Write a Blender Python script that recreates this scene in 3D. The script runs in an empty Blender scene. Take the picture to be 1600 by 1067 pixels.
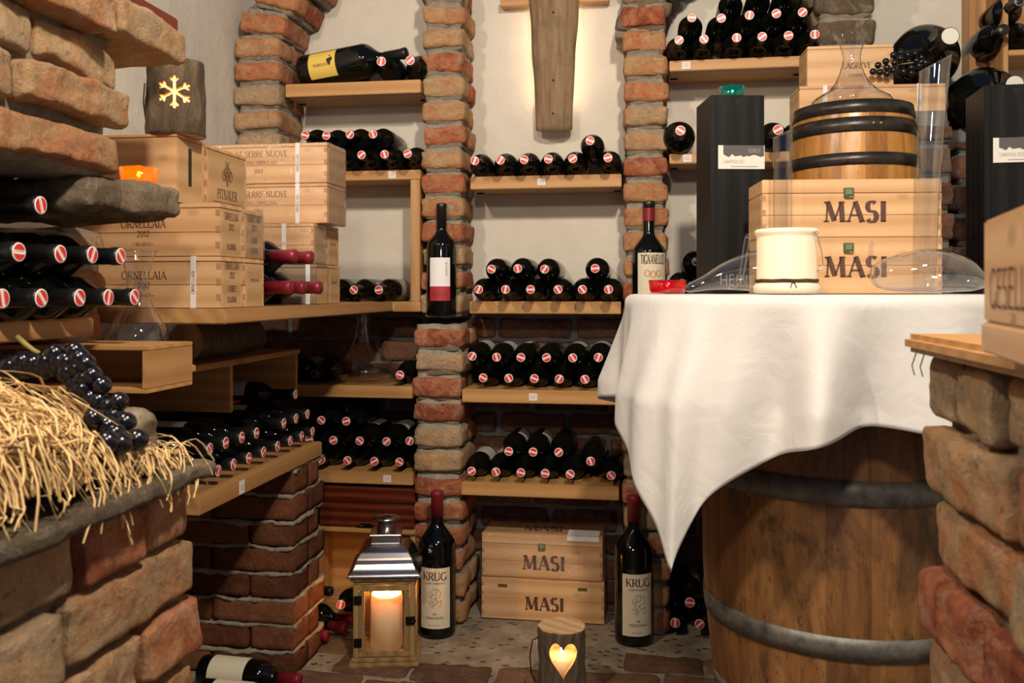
import bpy, bmesh, math, random
from mathutils import Vector, Matrix, Quaternion, noise
random.seed(7)
C = bpy.context.scene.collection
S = bpy.context.scene
PI = math.pi
# ------------------------------------------------------------------ camera, world, light
F, H, HY = 1400.0, 1.15, 455.0
cam_d = bpy.data.cameras.new('camera'); cam = bpy.data.objects.new('camera', cam_d); C.objects.link(cam)
cam.location = (0, 0, H); cam.rotation_euler = (PI/2, 0, 0)
cam_d.sensor_width = 36; cam_d.lens = 36*F/1600
cam_d.shift_y = -(533.5-HY)/1600
cam_d.clip_start = 0.02
cam_d.dof.use_dof = True; cam_d.dof.focus_distance = 2.75; cam_d.dof.aperture_fstop = 9
S.camera = cam
S.view_settings.view_transform = 'Standard'; S.view_settings.look = 'None'
S.view_settings.exposure = 0.26; S.view_settings.gamma = 1; S.view_settings.use_curve_mapping = False
w = bpy.data.worlds.new('world'); S.world = w; w.use_nodes = True
w.node_tree.nodes['Background'].inputs[0].default_value = (0.36, 0.52, 1.0, 1)
w.node_tree.nodes['Background'].inputs[1].default_value = 0.14
def area(name, loc, tgt, size, power, col):
    l = bpy.data.lights.new(name, 'AREA'); l.shape = 'DISK'; l.size = size; l.energy = power; l.color = col
    o = bpy.data.objects.new(name, l); C.objects.link(o); o.location = loc
    o.rotation_euler = (Vector(tgt)-Vector(loc)).to_track_quat('-Z', 'Y').to_euler(); return o
def point(name, loc, power, col, r=.01, parent=None):
    l = bpy.data.lights.new(name, 'POINT'); l.energy = power; l.color = col; l.shadow_soft_size = r
    o = bpy.data.objects.new(name, l); C.objects.link(o); o.location = loc
    if parent: o.parent = parent
    return o
WARM = (1.0, .80, .56)
area('ceiling_or_fill_light', (.35, .45, 2.75), (0.1, 3.2, 1.1), .14, 50, (1, .86, .69))
area('ceiling_or_fill_light', (-1.05, .9, 2.55), (.7, 2.3, .6), .12, 22, (1, .84, .66))
area('ceiling_or_fill_light', (-.25, -.25, 2.3), (.1, 1.5, .9), .2, 19, (1, .84, .65))  # not a ceiling lamp: fill added behind the camera to brighten the foreground

# ------------------------------------------------------------------ coordinates of the room
TH = .155; CT, ST = math.cos(TH), math.sin(TH); W0 = 3.35
def W(a, b, z=0.0): return Vector((a*CT+b*ST, W0-a*ST+b*CT, z))
def A(px, b):
    t = (px-800)/F; return (t*(W0+b*CT)-b*ST)/(CT+t*ST)
def Zr(py, a, b): return H+(HY-py)/F*W(a, b).y
def P(px, py, Y): return Vector(((px-800)/F*Y, Y, H+(HY-py)/F*Y))
def AB(p): return (p[0]*CT-(p[1]-W0)*ST, (p[1]-W0)*CT+p[0]*ST)
U = Vector((CT, -ST, 0)); V = Vector((ST, CT, 0)); Zv = Vector((0, 0, 1))

# ------------------------------------------------------------------ materials
def mat(name):
    m = bpy.data.materials.new(name); m.use_nodes = True; nt = m.node_tree
    return m, nt, nt.nodes['Principled BSDF']
def N(nt, t, **k):
    n = nt.nodes.new(t)
    for a, v in k.items(): setattr(n, a, v)
    return n
def L(nt, a, b): nt.links.new(a, b)
def coords(nt, scale=(1, 1, 1), kind='Object'):
    tc = N(nt, 'ShaderNodeTexCoord'); mp = N(nt, 'ShaderNodeMapping'); mp.inputs['Scale'].default_value = scale
    L(nt, tc.outputs[kind], mp.inputs['Vector']); return mp.outputs['Vector']
def noisetex(nt, vec, scale, detail=6, rough=.6, dist=0):
    n = N(nt, 'ShaderNodeTexNoise'); n.inputs['Scale'].default_value = scale; n.inputs['Detail'].default_value = detail
    n.inputs['Roughness'].default_value = rough; n.inputs['Distortion'].default_value = dist
    L(nt, vec, n.inputs['Vector']); return n.outputs['Fac']
def ramp(nt, fac, stops):
    r = N(nt, 'ShaderNodeValToRGB'); e = r.color_ramp.elements
    while len(e) < len(stops): e.new(.5)
    for i, (p, c) in enumerate(stops):
        e[i].position = p; e[i].color = (c[0], c[1], c[2], 1) if not isinstance(c, (int, float)) else (c, c, c, 1)
    L(nt, fac, r.inputs['Fac']); return r.outputs['Color']
def mix(nt, fac, a, b, mode='MIX'):
    m = N(nt, 'ShaderNodeMix', data_type='RGBA', blend_type=mode)
    if isinstance(fac, (int, float)): m.inputs[0].default_value = fac
    else: L(nt, fac, m.inputs[0])
    for v, s in ((a, m.inputs[6]), (b, m.inputs[7])):
        if isinstance(v, tuple): s.default_value = (v[0], v[1], v[2], 1)
        else: L(nt, v, s)
    return m.outputs[2]
def bump(nt, bs, hgt, strength=.5, dist=.005, prev=None):
    b = N(nt, 'ShaderNodeBump'); b.inputs['Strength'].default_value = strength; b.inputs['Distance'].default_value = dist
    L(nt, hgt, b.inputs['Height'])
    if prev: L(nt, prev, b.inputs['Normal'])
    L(nt, b.outputs['Normal'], bs.inputs['Normal']); return b.outputs['Normal']
def math_(nt, op, a, b=None):
    m = N(nt, 'ShaderNodeMath', operation=op)
    for i, v in enumerate((a, b)):
        if v is None: continue
        if isinstance(v, (int, float)): m.inputs[i].default_value = v
        else: L(nt, v, m.inputs[i])
    return m.outputs[0]
def flat(name, col, rough=.5, metal=0, emit=None, es=0, spec=.5, coat=0):
    m, nt, bs = mat(name); bs.inputs['Base Color'].default_value = (*col, 1)
    bs.inputs['Roughness'].default_value = rough; bs.inputs['Metallic'].default_value = metal
    bs.inputs['Specular IOR Level'].default_value = spec; bs.inputs['Coat Weight'].default_value = coat
    if emit: bs.inputs['Emission Color'].default_value = (*emit, 1); bs.inputs['Emission Strength'].default_value = es
    return m
def brick_mat(name, pal, dirt=(.42, .36, .27), dirt_amt=.5, dark=(.10, .06, .04), sc=1.0):
    m, nt, bs = mat(name); v = coords(nt)
    at = N(nt, 'ShaderNodeAttribute', attribute_name='tint')
    n1 = noisetex(nt, v, 13*sc, 6, .68, .6); n2 = noisetex(nt, v, 38*sc, 7, .75); n3 = noisetex(nt, v, 17*sc, 8, .7, 1.2)
    f = math_(nt, 'ADD', at.outputs['Fac'], math_(nt, 'MULTIPLY', math_(nt, 'SUBTRACT', n1, .5), 1.7))
    base = ramp(nt, f, [(i/(len(pal)-1), c) for i, c in enumerate(pal)])
    base = mix(nt, math_(nt, 'MULTIPLY', ramp(nt, n3, [(.50, 0.), (.66, 1.)]), dirt_amt), base, dirt)
    base = mix(nt, math_(nt, 'MULTIPLY', ramp(nt, n2, [(.58, 0.), (.68, 1.)]), .7), base, dark)
    base = mix(nt, .35, base, ramp(nt, n2, [(.3, .35), (.7, 1.25)]), 'MULTIPLY')
    L(nt, base, bs.inputs['Base Color']); bs.inputs['Roughness'].default_value = .93; bs.inputs['Specular IOR Level'].default_value = .2
    vo = N(nt, 'ShaderNodeTexVoronoi'); vo.inputs['Scale'].default_value = 90*sc; L(nt, v, vo.inputs['Vector'])
    nb = bump(nt, bs, n2, 1, .014)
    nb = bump(nt, bs, n3, 1, .016, nb)
    bump(nt, bs, vo.outputs['Distance'], .3, .004, nb)
    return m
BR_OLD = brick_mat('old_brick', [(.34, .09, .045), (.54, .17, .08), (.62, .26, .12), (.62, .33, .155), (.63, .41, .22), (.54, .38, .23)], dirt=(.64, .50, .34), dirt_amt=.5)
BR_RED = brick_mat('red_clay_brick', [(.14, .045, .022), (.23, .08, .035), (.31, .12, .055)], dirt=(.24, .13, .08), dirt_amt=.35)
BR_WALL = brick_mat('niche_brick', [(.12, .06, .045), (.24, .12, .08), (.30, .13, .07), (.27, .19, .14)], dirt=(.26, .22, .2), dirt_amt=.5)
BR_GREY = brick_mat('grey_stone_brick', [(.16, .12, .08), (.25, .19, .12), (.34, .26, .17)], dirt=(.5, .44, .34), dirt_amt=.5)
def mortar_mat(name, c1, c2):
    m, nt, bs = mat(name); v = coords(nt); n = noisetex(nt, v, 30, 8, .8)
    L(nt, ramp(nt, n, [(.3, c1), (.7, c2)]), bs.inputs['Base Color']); bs.inputs['Roughness'].default_value = .95
    bs.inputs['Specular IOR Level'].default_value = .15
    bump(nt, bs, noisetex(nt, v, 80, 8, .85), 1, .008); return m
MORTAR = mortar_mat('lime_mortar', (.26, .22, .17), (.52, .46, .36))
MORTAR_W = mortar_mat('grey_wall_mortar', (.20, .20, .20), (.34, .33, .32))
def plaster_mat():
    m, nt, bs = mat('lime_plaster'); v = coords(nt)
    n = noisetex(nt, v, 4, 6, .6); n2 = noisetex(nt, v, 60, 6, .7)
    L(nt, ramp(nt, n, [(.3, (.54, .50, .43)), (.7, (.63, .59, .515))]), bs.inputs['Base Color'])
    bs.inputs['Roughness'].default_value = .8
    nb = bump(nt, bs, n2, .25, .003); bump(nt, bs, n, .5, .02, nb); return m
PLASTER = plaster_mat()
def wood_mat(name, c1, c2, c3, axis=0, rough=.55, scale=1.0, knots=True, bumpy=.15, coat=0):
    m, nt, bs = mat(name)
    sc = [16*scale]*3; sc[axis] = 1.3*scale
    v = coords(nt, tuple(sc)); at = N(nt, 'ShaderNodeAttribute', attribute_name='tint')
    oi = N(nt, 'ShaderNodeObjectInfo')
    add = N(nt, 'ShaderNodeVectorMath', operation='ADD'); L(nt, v, add.inputs[0])
    cmb = N(nt, 'ShaderNodeCombineXYZ'); s_ = math_(nt, 'MULTIPLY', math_(nt, 'ADD', at.outputs['Fac'], oi.outputs['Random']), 37.0)
    for i in range(3): L(nt, s_, cmb.inputs[i])
    L(nt, cmb.outputs[0], add.inputs[1]); v2 = add.outputs[0]
    n1 = noisetex(nt, v2, .7, 3, .5, .6)
    wv = N(nt, 'ShaderNodeTexWave', wave_type='RINGS', rings_direction='XYZ'[axis]); wv.inputs['Scale'].default_value = .55
    wv.inputs['Distortion'].default_value = 6; wv.inputs['Detail'].default_value = 3; wv.inputs['Detail Scale'].default_value = .5
    L(nt, v2, wv.inputs['Vector'])
    n2 = noisetex(nt, v2, 5, 5, .7)
    f = math_(nt, 'ADD', math_(nt, 'MULTIPLY', wv.outputs['Fac'], .45), math_(nt, 'MULTIPLY', n2, .55))
    base = ramp(nt, f, [(.2, c1), (.5, c2), (.8, c3)])
    base = mix(nt, math_(nt, 'MULTIPLY', n1, .5), base, c1)
    if knots:
        tc = coords(nt, tuple(5.0 if i == axis else 9.0 for i in range(3)))
        vo = N(nt, 'ShaderNodeTexVoronoi'); vo.inputs['Scale'].default_value = 1.0; L(nt, tc, vo.inputs['Vector'])
        base = mix(nt, math_(nt, 'MULTIPLY', ramp(nt, vo.outputs['Distance'], [(.06, 1.), (.14, 0.)]), .7), base, tuple(x*.4 for x in c1))
    L(nt, base, bs.inputs['Base Color']); bs.inputs['Roughness'].default_value = rough; bs.inputs['Coat Weight'].default_value = coat
    bump(nt, bs, n2, bumpy, .004); return m
PINE = wood_mat('pine_board', (.38, .185, .058), (.47, .245, .08), (.53, .30, .11))
PINE_Y = wood_mat('pine_board_lengthwise', (.34, .17, .06), (.43, .225, .08), (.49, .28, .11), axis=1)
PINE_Z = wood_mat('pine_board_upright', (.34, .17, .06), (.44, .23, .085), (.50, .29, .12), axis=2)
CRATE = wood_mat('crate_wood', (.50, .28, .125), (.62, .38, .19), (.68, .45, .25), rough=.5)
CRATE_Y = wood_mat('crate_end_wood', (.42, .25, .11), (.52, .32, .16), (.58, .38, .20), axis=1)
CRATE_GREY = wood_mat('grey_weathered_crate_wood', (.22, .16, .11), (.30, .23, .16), (.36, .28, .2))
DARKRED = wood_mat('mahogany_stained_wood', (.05, .008, .004), (.12, .02, .008), (.22, .045, .015), rough=.3, scale=1.6, knots=False)
BLACKWOOD = wood_mat('black_stained_wood', (.003, .003, .003), (.006, .0055, .0055), (.013, .012, .012), axis=2, rough=.5, knots=False)
BLACKWOOD.node_tree.nodes['Principled BSDF'].inputs['Specular IOR Level'].default_value = .2
LANTERN_W = wood_mat('lantern_wood', (.22, .13, .045), (.32, .20, .08), (.40, .26, .11), axis=2, rough=.5, knots=False)
ENDGRAIN = flat('dark_end_grain', (.36, .20, .10), .7)
def barrel_mat(name, c1, c2, c3, stain=.75, axis=2):
    m, nt, bs = mat(name); v = coords(nt, (14, 14, 1.5)); at = N(nt, 'ShaderNodeAttribute', attribute_name='tint')
    n = noisetex(nt, v, 2.2, 6, .7, .5); f = math_(nt, 'ADD', math_(nt, 'MULTIPLY', n, .8), math_(nt, 'MULTIPLY', at.outputs['Fac'], .3))
    base = ramp(nt, f, [(.3, c1), (.55, c2), (.8, c3)])
    v2 = coords(nt, (1, 1, .5)); n2 = noisetex(nt, v2, 11, 8, .72, .6); n3 = noisetex(nt, v2, 55, 4, .6)
    base = mix(nt, math_(nt, 'MULTIPLY', ramp(nt, n2, [(.48, 0.), (.64, 1.)]), stain), base, (.03, .018, .01))
    base = mix(nt, math_(nt, 'MULTIPLY', ramp(nt, n3, [(.62, 0.), (.68, 1.)]), stain), base, (.04, .02, .01))
    L(nt, base, bs.inputs['Base Color']); bs.inputs['Roughness'].default_value = .55
    bump(nt, bs, n, .3, .004); return m
OAK_OLD = barrel_mat('old_barrel_oak', (.10, .04, .012), (.22, .095, .028), (.33, .165, .055))
OAK_NEW = barrel_mat('varnished_barrel_oak', (.22, .09, .02), (.38, .17, .038), (.48, .24, .06), .25)
OAK_NEW.node_tree.nodes['Principled BSDF'].inputs['Roughness'].default_value = .28
def metal_mat(name, col, rough, amt=.5):
    m, nt, bs = mat(name); v = coords(nt); n = noisetex(nt, v, 25, 6, .7)
    L(nt, ramp(nt, n, [(.35, tuple(x*.45 for x in col)), (.65, col)]), bs.inputs['Base Color'])
    bs.inputs['Metallic'].default_value = amt; bs.inputs['Roughness'].default_value = rough
    bump(nt, bs, n, .2, .003); return m
HOOP = metal_mat('hoop_iron', (.20, .19, .17), .5, .5)
HOOP_D = metal_mat('dark_hoop_iron', (.06, .052, .045), .35, .6)
CHROME = flat('polished_steel', (.55, .50, .46), .2, 1.0)
BLACKM = flat('black_iron', (.015, .014, .014), .35, .7)
BRASS = flat('green_brass_latch', (.22, .24, .09), .35, .8)
LATCHG = flat('latch_plate', (.20, .30, .17), .3, .4)
WIRE = flat('steel_wire', (.55, .52, .48), .3, .9)
GLASSD = flat('dark_bottle_glass', (.003, .0035, .0025), .07, 0, spec=.42)
CAPB = flat('black_capsule', (.010, .010, .011), .35)
CAPR = flat('burgundy_capsule', (.20, .012, .022), .33)
SEALR = flat('seal_red', (.62, .03, .03), .4)
SEALW = flat('seal_white', (.80, .76, .72), .5)
SEALS = flat('bare_silver_cap', (.30, .30, .31), .35, .6)
PAPER = flat('cream_label_paper', (.66, .60, .45), .7)
PAPERG = flat('grey_label_paper', (.40, .38, .35), .7)
PAPERW = flat('white_label_paper', (.80, .79, .80), .6)
PAPERY = flat('yellow_label_paper', (.72, .52, .10), .6)
TICKET = flat('price_ticket_paper', (.72, .68, .68), .7)
INK = flat('black_ink', (.02, .015, .015), .6)
INKB = flat('brown_ink', (.085, .035, .022), .6)
INKL = flat('faded_brown_ink', (.22, .11, .05), .7)
INKG = flat('grey_ink', (.25, .23, .22), .7)
INKW = flat('pale_print', (.42, .41, .40), .6)
TEALLBL = flat('dark_grey_print', (.08, .075, .075), .6)
RED_P = flat('label_red', (.40, .02, .035), .5)
REDTRAY = flat('red_plastic', (.70, .02, .02), .4)
BLUE = flat('blue_tape', (.10, .13, .5), .5)
STRAW = flat('straw', (.74, .50, .22), .6)
STRAWD = mortar_mat('straw_heap', (.30, .19, .08), (.60, .40, .17))
GRAPE = flat('black_grape_skin', (.004, .004, .008), .2, spec=.6)
STEM = flat('vine_stem', (.28, .22, .07), .7)
CABLE = flat('black_cable', (.01, .01, .01), .4)
REDBOX = flat('red_lacquer', (.16, .025, .012), .35)
TWINE = mortar_mat('brown_twine', (.09, .045, .02), (.20, .11, .05))
NAIL = flat('dark_nail', (.03, .02, .015), .5, .6)
FLAME = flat('candle_flame', (1, .6, .2), .5, emit=(1, .62, .22), es=14)
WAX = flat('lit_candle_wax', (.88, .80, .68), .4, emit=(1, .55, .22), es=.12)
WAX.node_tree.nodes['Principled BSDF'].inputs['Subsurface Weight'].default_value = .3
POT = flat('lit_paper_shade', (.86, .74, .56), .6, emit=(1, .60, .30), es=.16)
POTB = flat('pot_plaster', (.80, .70, .55), .6)
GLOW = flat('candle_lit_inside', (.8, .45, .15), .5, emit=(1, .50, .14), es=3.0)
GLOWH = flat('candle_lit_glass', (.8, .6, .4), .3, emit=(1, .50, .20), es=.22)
LED = flat('led_strip', (1, .9, .7), .5, emit=(1, .78, .50), es=20)
def glass_mat(name, tint=(.95, .95, .94), edge=(.22, .20, .19), rough=.02, k=1.0):
    m = bpy.data.materials.new(name); m.use_nodes = True; nt = m.node_tree; nt.nodes.clear()
    out = N(nt, 'ShaderNodeOutputMaterial'); tr = N(nt, 'ShaderNodeBsdfTransparent'); gl = N(nt, 'ShaderNodeBsdfGlossy')
    lw = N(nt, 'ShaderNodeLayerWeight'); lw.inputs['Blend'].default_value = .35
    L(nt, ramp(nt, lw.outputs['Facing'], [(.0, tint), (.45, tint), (.88, edge)]), tr.inputs['Color'])
    gl.inputs['Roughness'].default_value = rough; gl.inputs['Color'].default_value = (1, 1, 1, 1)
    fc = N(nt, 'ShaderNodeLayerWeight'); fc.inputs['Blend'].default_value = .5
    fr = math_(nt, 'ADD', math_(nt, 'MULTIPLY', math_(nt, 'POWER', fc.outputs['Facing'], 3.0), .85*k), .10*k)
    mx = N(nt, 'ShaderNodeMixShader'); L(nt, fr, mx.inputs[0])
    L(nt, tr.outputs[0], mx.inputs[1]); L(nt, gl.outputs[0], mx.inputs[2]); L(nt, mx.outputs[0], out.inputs[0]); return m
GLASS = glass_mat('clear_glass')
GLASS2 = glass_mat('lantern_pane_glass', (.97, .95, .9), (.8, .75, .7), k=.6)
FILM = glass_mat('shrink_film', (.99, .985, .98), (.97, .96, .95), rough=.10, k=1.0)
_fn = FILM.node_tree; _b = N(_fn, 'ShaderNodeBump'); _b.inputs['Strength'].default_value = 1; _b.inputs['Distance'].default_value = .01
L(_fn, noisetex(_fn, coords(_fn), 45, 3, .6, 2.0), _b.inputs['Height'])
for _n in _fn.nodes:
    if _n.type in ('BSDF_GLOSSY',): L(_fn, _b.outputs[0], _n.inputs['Normal'])
def cglass(name, col):
    g = glass_mat(name, col, tuple(x*.5 for x in col), k=1.0); nt = g.node_tree; out = [n for n in nt.nodes if n.type == 'OUTPUT_MATERIAL'][0]
    src = out.inputs[0].links[0].from_socket; tl = N(nt, 'ShaderNodeBsdfTranslucent'); tl.inputs['Color'].default_value = (*col, 1)
    df = N(nt, 'ShaderNodeBsdfDiffuse'); df.inputs['Color'].default_value = (*(x*.5 for x in col), 1)
    m1 = N(nt, 'ShaderNodeMixShader'); m1.inputs[0].default_value = .4; L(nt, tl.outputs[0], m1.inputs[1]); L(nt, df.outputs[0], m1.inputs[2])
    m2 = N(nt, 'ShaderNodeMixShader'); m2.inputs[0].default_value = .30; L(nt, src, m2.inputs[1]); L(nt, m1.outputs[0], m2.inputs[2]); L(nt, m2.outputs[0], out.inputs[0]); return g
REDG = cglass('red_glass', (.85, .03, .02)); TEALG = cglass('teal_glass', (.0, .45, .42)); AMBG = cglass('amber_glass', (.95, .50, .04))
def cloth_mat():
    m, nt, bs = mat('white_linen'); v = coords(nt)
    L(nt, ramp(nt, noisetex(nt, v, 6, 4, .6), [(.3, (.60, .585, .56)), (.7, (.655, .64, .62))]), bs.inputs['Base Color'])
    bs.inputs['Roughness'].default_value = .85; bs.inputs['Sheen Weight'].default_value = .2
    nb = bump(nt, bs, noisetex(nt, v, 350, 2, .5), .15, .001)
    bump(nt, bs, noisetex(nt, v, 11, 3, .5, 1.), .35, .01, nb); return m
LINEN = cloth_mat()
def bark_mat(name, c1, c2, c3):
    m, nt, bs = mat(name); v = coords(nt, (1, 1, .35)); n = noisetex(nt, v, 28, 7, .7, 1.5); n2 = noisetex(nt, v, 8, 4, .6)
    base = mix(nt, n2, ramp(nt, n, [(.35, c1), (.55, c2), (.75, c3)]), tuple(x*.6 for x in c2))
    L(nt, base, bs.inputs['Base Color']); bs.inputs['Roughness'].default_value = .9; bump(nt, bs, n, 1, .012); return m
BARK = bark_mat('tree_bark', (.04, .025, .015), (.13, .09, .05), (.26, .2, .13))
CUT = wood_mat('cut_log_face', (.45, .26, .12), (.60, .38, .2), (.68, .46, .26), axis=2, knots=False)
def plank_mat():
    m, nt, bs = mat('old_weathered_plank'); v = coords(nt, (22, 22, 2.2)); n = noisetex(nt, v, 2, 7, .7, .4)
    n2 = noisetex(nt, coords(nt), 9, 5, .6)
    base = ramp(nt, n, [(.25, (.09, .055, .028)), (.5, (.22, .135, .07)), (.75, (.33, .23, .14))])
    base = mix(nt, ramp(nt, n2, [(.5, 0.), (.75, .8)]), base, (.08, .07, .035))
    L(nt, base, bs.inputs['Base Color']); bs.inputs['Roughness'].default_value = .75; bump(nt, bs, n, .6, .006); return m
PLANK = plank_mat()
def floor_mat():
    m, nt, bs = mat('worn_stone_floor'); v = coords(nt)
    n = noisetex(nt, v, 7, 6, .65); n2 = noisetex(nt, v, 50, 6, .75)
    base = ramp(nt, n, [(.3, (.16, .12, .08)), (.5, (.29, .24, .17)), (.7, (.42, .36, .27))])
    vo = N(nt, 'ShaderNodeTexVoronoi'); vo.inputs['Scale'].default_value = 24; vo.inputs['Randomness'].default_value = 1
    mp = N(nt, 'ShaderNodeMapping'); mp.inputs['Scale'].default_value = (1, 1.3, 1); nn = N(nt, 'ShaderNodeTexNoise'); nn.inputs['Scale'].default_value = 14
    L(nt, v, mp.inputs['Vector']); ad = N(nt, 'ShaderNodeVectorMath', operation='MULTIPLY_ADD'); L(nt, v, nn.inputs['Vector'])
    L(nt, nn.outputs['Color'], ad.inputs[0]); ad.inputs[1].default_value = (.03, .03, .03); L(nt, mp.outputs[0], ad.inputs[2]); L(nt, ad.outputs[0], vo.inputs['Vector'])
    pit = ramp(nt, vo.outputs['Distance'], [(.14, 0.), (.30, 1.)])
    base = mix(nt, math_(nt, 'MULTIPLY', math_(nt, 'SUBTRACT', 1.0, pit), .75), base, (.06, .042, .028))
    base = mix(nt, .4, base, ramp(nt, n2, [(.3, .4), (.7, 1.2)]), 'MULTIPLY')
    L(nt, base, bs.inputs['Base Color']); bs.inputs['Roughness'].default_value = .7
    nb = bump(nt, bs, n2, .5, .004); bump(nt, bs, pit, .9, .008, nb); return m
FLOORM = floor_mat()

# ------------------------------------------------------------------ mesh helper
class MB:
    def __init__(s): s.v = []; s.f = []; s.m = []; s.s = []; s.t = []
    def add(s, vs, fs, m=0, smooth=False, tint=.5):
        o = len(s.v); s.v += [Vector(p) for p in vs]
        for f in fs: s.f.append([i+o for i in f]); s.m.append(m); s.s.append(smooth); s.t.append(tint)
    def box(s, x0, x1, y0, y1, z0, z1, m=0, tint=None, M=None):
        vs = [Vector((x, y, z)) for z in (z0, z1) for y in (y0, y1) for x in (x0, x1)]
        if M: vs = [M @ p for p in vs]
        s.add(vs, [(0, 2, 3, 1), (4, 5, 7, 6), (0, 1, 5, 4), (2, 6, 7, 3), (0, 4, 6, 2), (1, 3, 7, 5)], m, False, random.random() if tint is None else tint)
    def bevbox(s, x0, x1, y0, y1, z0, z1, bv=.002, m=0, tint=None, M=None):
        bm = bmesh.new(); bmesh.ops.create_cube(bm, size=1)
        for q in bm.verts: q.co = Vector(((x0+x1)/2+q.co.x*(x1-x0), (y0+y1)/2+q.co.y*(y1-y0), (z0+z1)/2+q.co.z*(z1-z0)))
        bv = min(bv, .45*min(x1-x0, y1-y0, z1-z0))
        bmesh.ops.bevel(bm, geom=bm.edges[:], offset=bv, segments=2, affect='EDGES')
        bm.verts.index_update()
        s.add([(M @ q.co) if M else q.co.copy() for q in bm.verts], [[q.index for q in f.verts] for f in bm.faces], m, False, random.random() if tint is None else tint); bm.free()
    def lathe(s, prof, n=32, m=0, smooth=True, M=None, a0=0, a1=2*PI, rf=None, tint=.5, tints=None):
        full = abs(a1-a0-2*PI) < 1e-6; k = n if full else n+1; vs = []
        for j, (r, z) in enumerate(prof):
            for i in range(k):
                a = a0+(a1-a0)*i/n; rr = r*(rf(a, z) if rf else 1)
                p = Vector((rr*math.cos(a), rr*math.sin(a), z)); vs.append(M @ p if M else p)
        o = len(s.v); s.v += vs
        for j in range(len(prof)-1):
            for i in range(n):
                i2 = (i+1) % k if full else i+1
                s.f.append([o+j*k+i, o+j*k+i2, o+(j+1)*k+i2, o+(j+1)*k+i]); s.m.append(m); s.s.append(smooth); s.t.append(tints[i] if tints else tint)
    def tube(s, pts, r, n=8, m=0, closed=False, tint=.5, caps=True):
        pts = [Vector(p) for p in pts]; o = len(s.v); K = len(pts); up = Vector((0, 0, 1)); prev = None
        for i, p in enumerate(pts):
            if closed: t = pts[(i+1) % K]-pts[i-1]
            else: t = pts[min(i+1, K-1)]-pts[max(i-1, 0)]
            t.normalize()
            if prev is None:
                x = t.cross(up)
                if x.length < .1: x = t.cross(Vector((1, 0, 0)))
            else: x = prev-t*prev.dot(t)
            x.normalize(); prev = x; y = t.cross(x); rr = r[i] if isinstance(r, (list, tuple)) else r
            for j in range(n):
                a = 2*PI*j/n; s.v.append(p+(x*math.cos(a)+y*math.sin(a))*rr)
        for i in range(K if closed else K-1):
            i2 = (i+1) % K
            for j in range(n):
                j2 = (j+1) % n
                s.f.append([o+i*n+j, o+i*n+j2, o+i2*n+j2, o+i2*n+j]); s.m.append(m); s.s.append(True); s.t.append(tint)
        if not closed and caps:
            s.f.append([o+j for j in range(n)]); s.f.append([o+(K-1)*n+j for j in reversed(range(n))])
            s.m += [m, m]; s.s += [False, False]; s.t += [tint, tint]
    def ball(s, c, r, n=12, m=0, sc=(1, 1, 1), rf=None):
        c = Vector(c); prof = [(math.sin(PI*i/n), -math.cos(PI*i/n)) for i in range(n+1)]; o = len(s.v); k = 2*n
        for q, z in prof:
            for i in range(k):
                a = 2*PI*i/k; d = Vector((q*math.cos(a), q*math.sin(a), z)); rr = r*(rf(d) if rf else 1)
                s.v.append(c+Vector((d.x*sc[0], d.y*sc[1], d.z*sc[2]))*rr)
        for j in range(n):
            for i in range(k):
                s.f.append([o+j*k+i, o+j*k+(i+1) % k, o+(j+1)*k+(i+1) % k, o+(j+1)*k+i]); s.m.append(m); s.s.append(True); s.t.append(.5)
    def rock(s, c, size, seg=(9, 6, 5), rad=.012, amp=.004, M=None, m=0, tint=None, freq=28, seed=None):
        """one worn brick: rounded box with a rough skin; c centre, M rotation about c"""
        sx, sy, sz = [q/2 for q in size]; seed = random.random()*100 if seed is None else seed
        tint = random.random() if tint is None else tint; idx = {}; vs = []; fs = []; nx, ny, nz = seg
        rad = min(rad, .45*min(size))
        def vid(i, j, k):
            key = (i, j, k)
            if key not in idx:
                p = Vector((-sx+2*sx*i/nx, -sy+2*sy*j/ny, -sz+2*sz*k/nz))
                q = Vector((max(-sx+rad, min(sx-rad, p.x)), max(-sy+rad, min(sy-rad, p.y)), max(-sz+rad, min(sz-rad, p.z))))
                d = p-q
                if d.length > 1e-9: d.normalize()
                p = q+d*rad
                nn = noise.noise_vector(p*freq+Vector((seed, seed*2, 0)))*amp+noise.noise_vector(p*freq*.35+Vector((seed, 0, seed)))*amp*1.6
                nn += noise.noise_vector(p*freq*2.7+Vector((0, seed, 0)))*amp*.5
                p = p+nn
                if M: p = M @ p
                idx[key] = len(vs); vs.append(p+Vector(c))
            return idx[key]
        for i in range(nx):
            for j in range(ny):
                fs.append((vid(i, j, 0), vid(i, j+1, 0), vid(i+1, j+1, 0), vid(i+1, j, 0))); fs.append((vid(i, j, nz), vid(i+1, j, nz), vid(i+1, j+1, nz), vid(i, j+1, nz)))
        for i in range(nx):
            for k in range(nz):
                fs.append((vid(i, 0, k), vid(i+1, 0, k), vid(i+1, 0, k+1), vid(i, 0, k+1))); fs.append((vid(i, ny, k), vid(i, ny, k+1), vid(i+1, ny, k+1), vid(i+1, ny, k)))
        for j in range(ny):
            for k in range(nz):
                fs.append((vid(0, j, k), vid(0, j, k+1), vid(0, j+1, k+1), vid(0, j+1, k))); fs.append((vid(nx, j, k), vid(nx, j+1, k), vid(nx, j+1, k+1), vid(nx, j, k+1)))
        s.add(vs, fs, m, True, tint)
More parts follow.
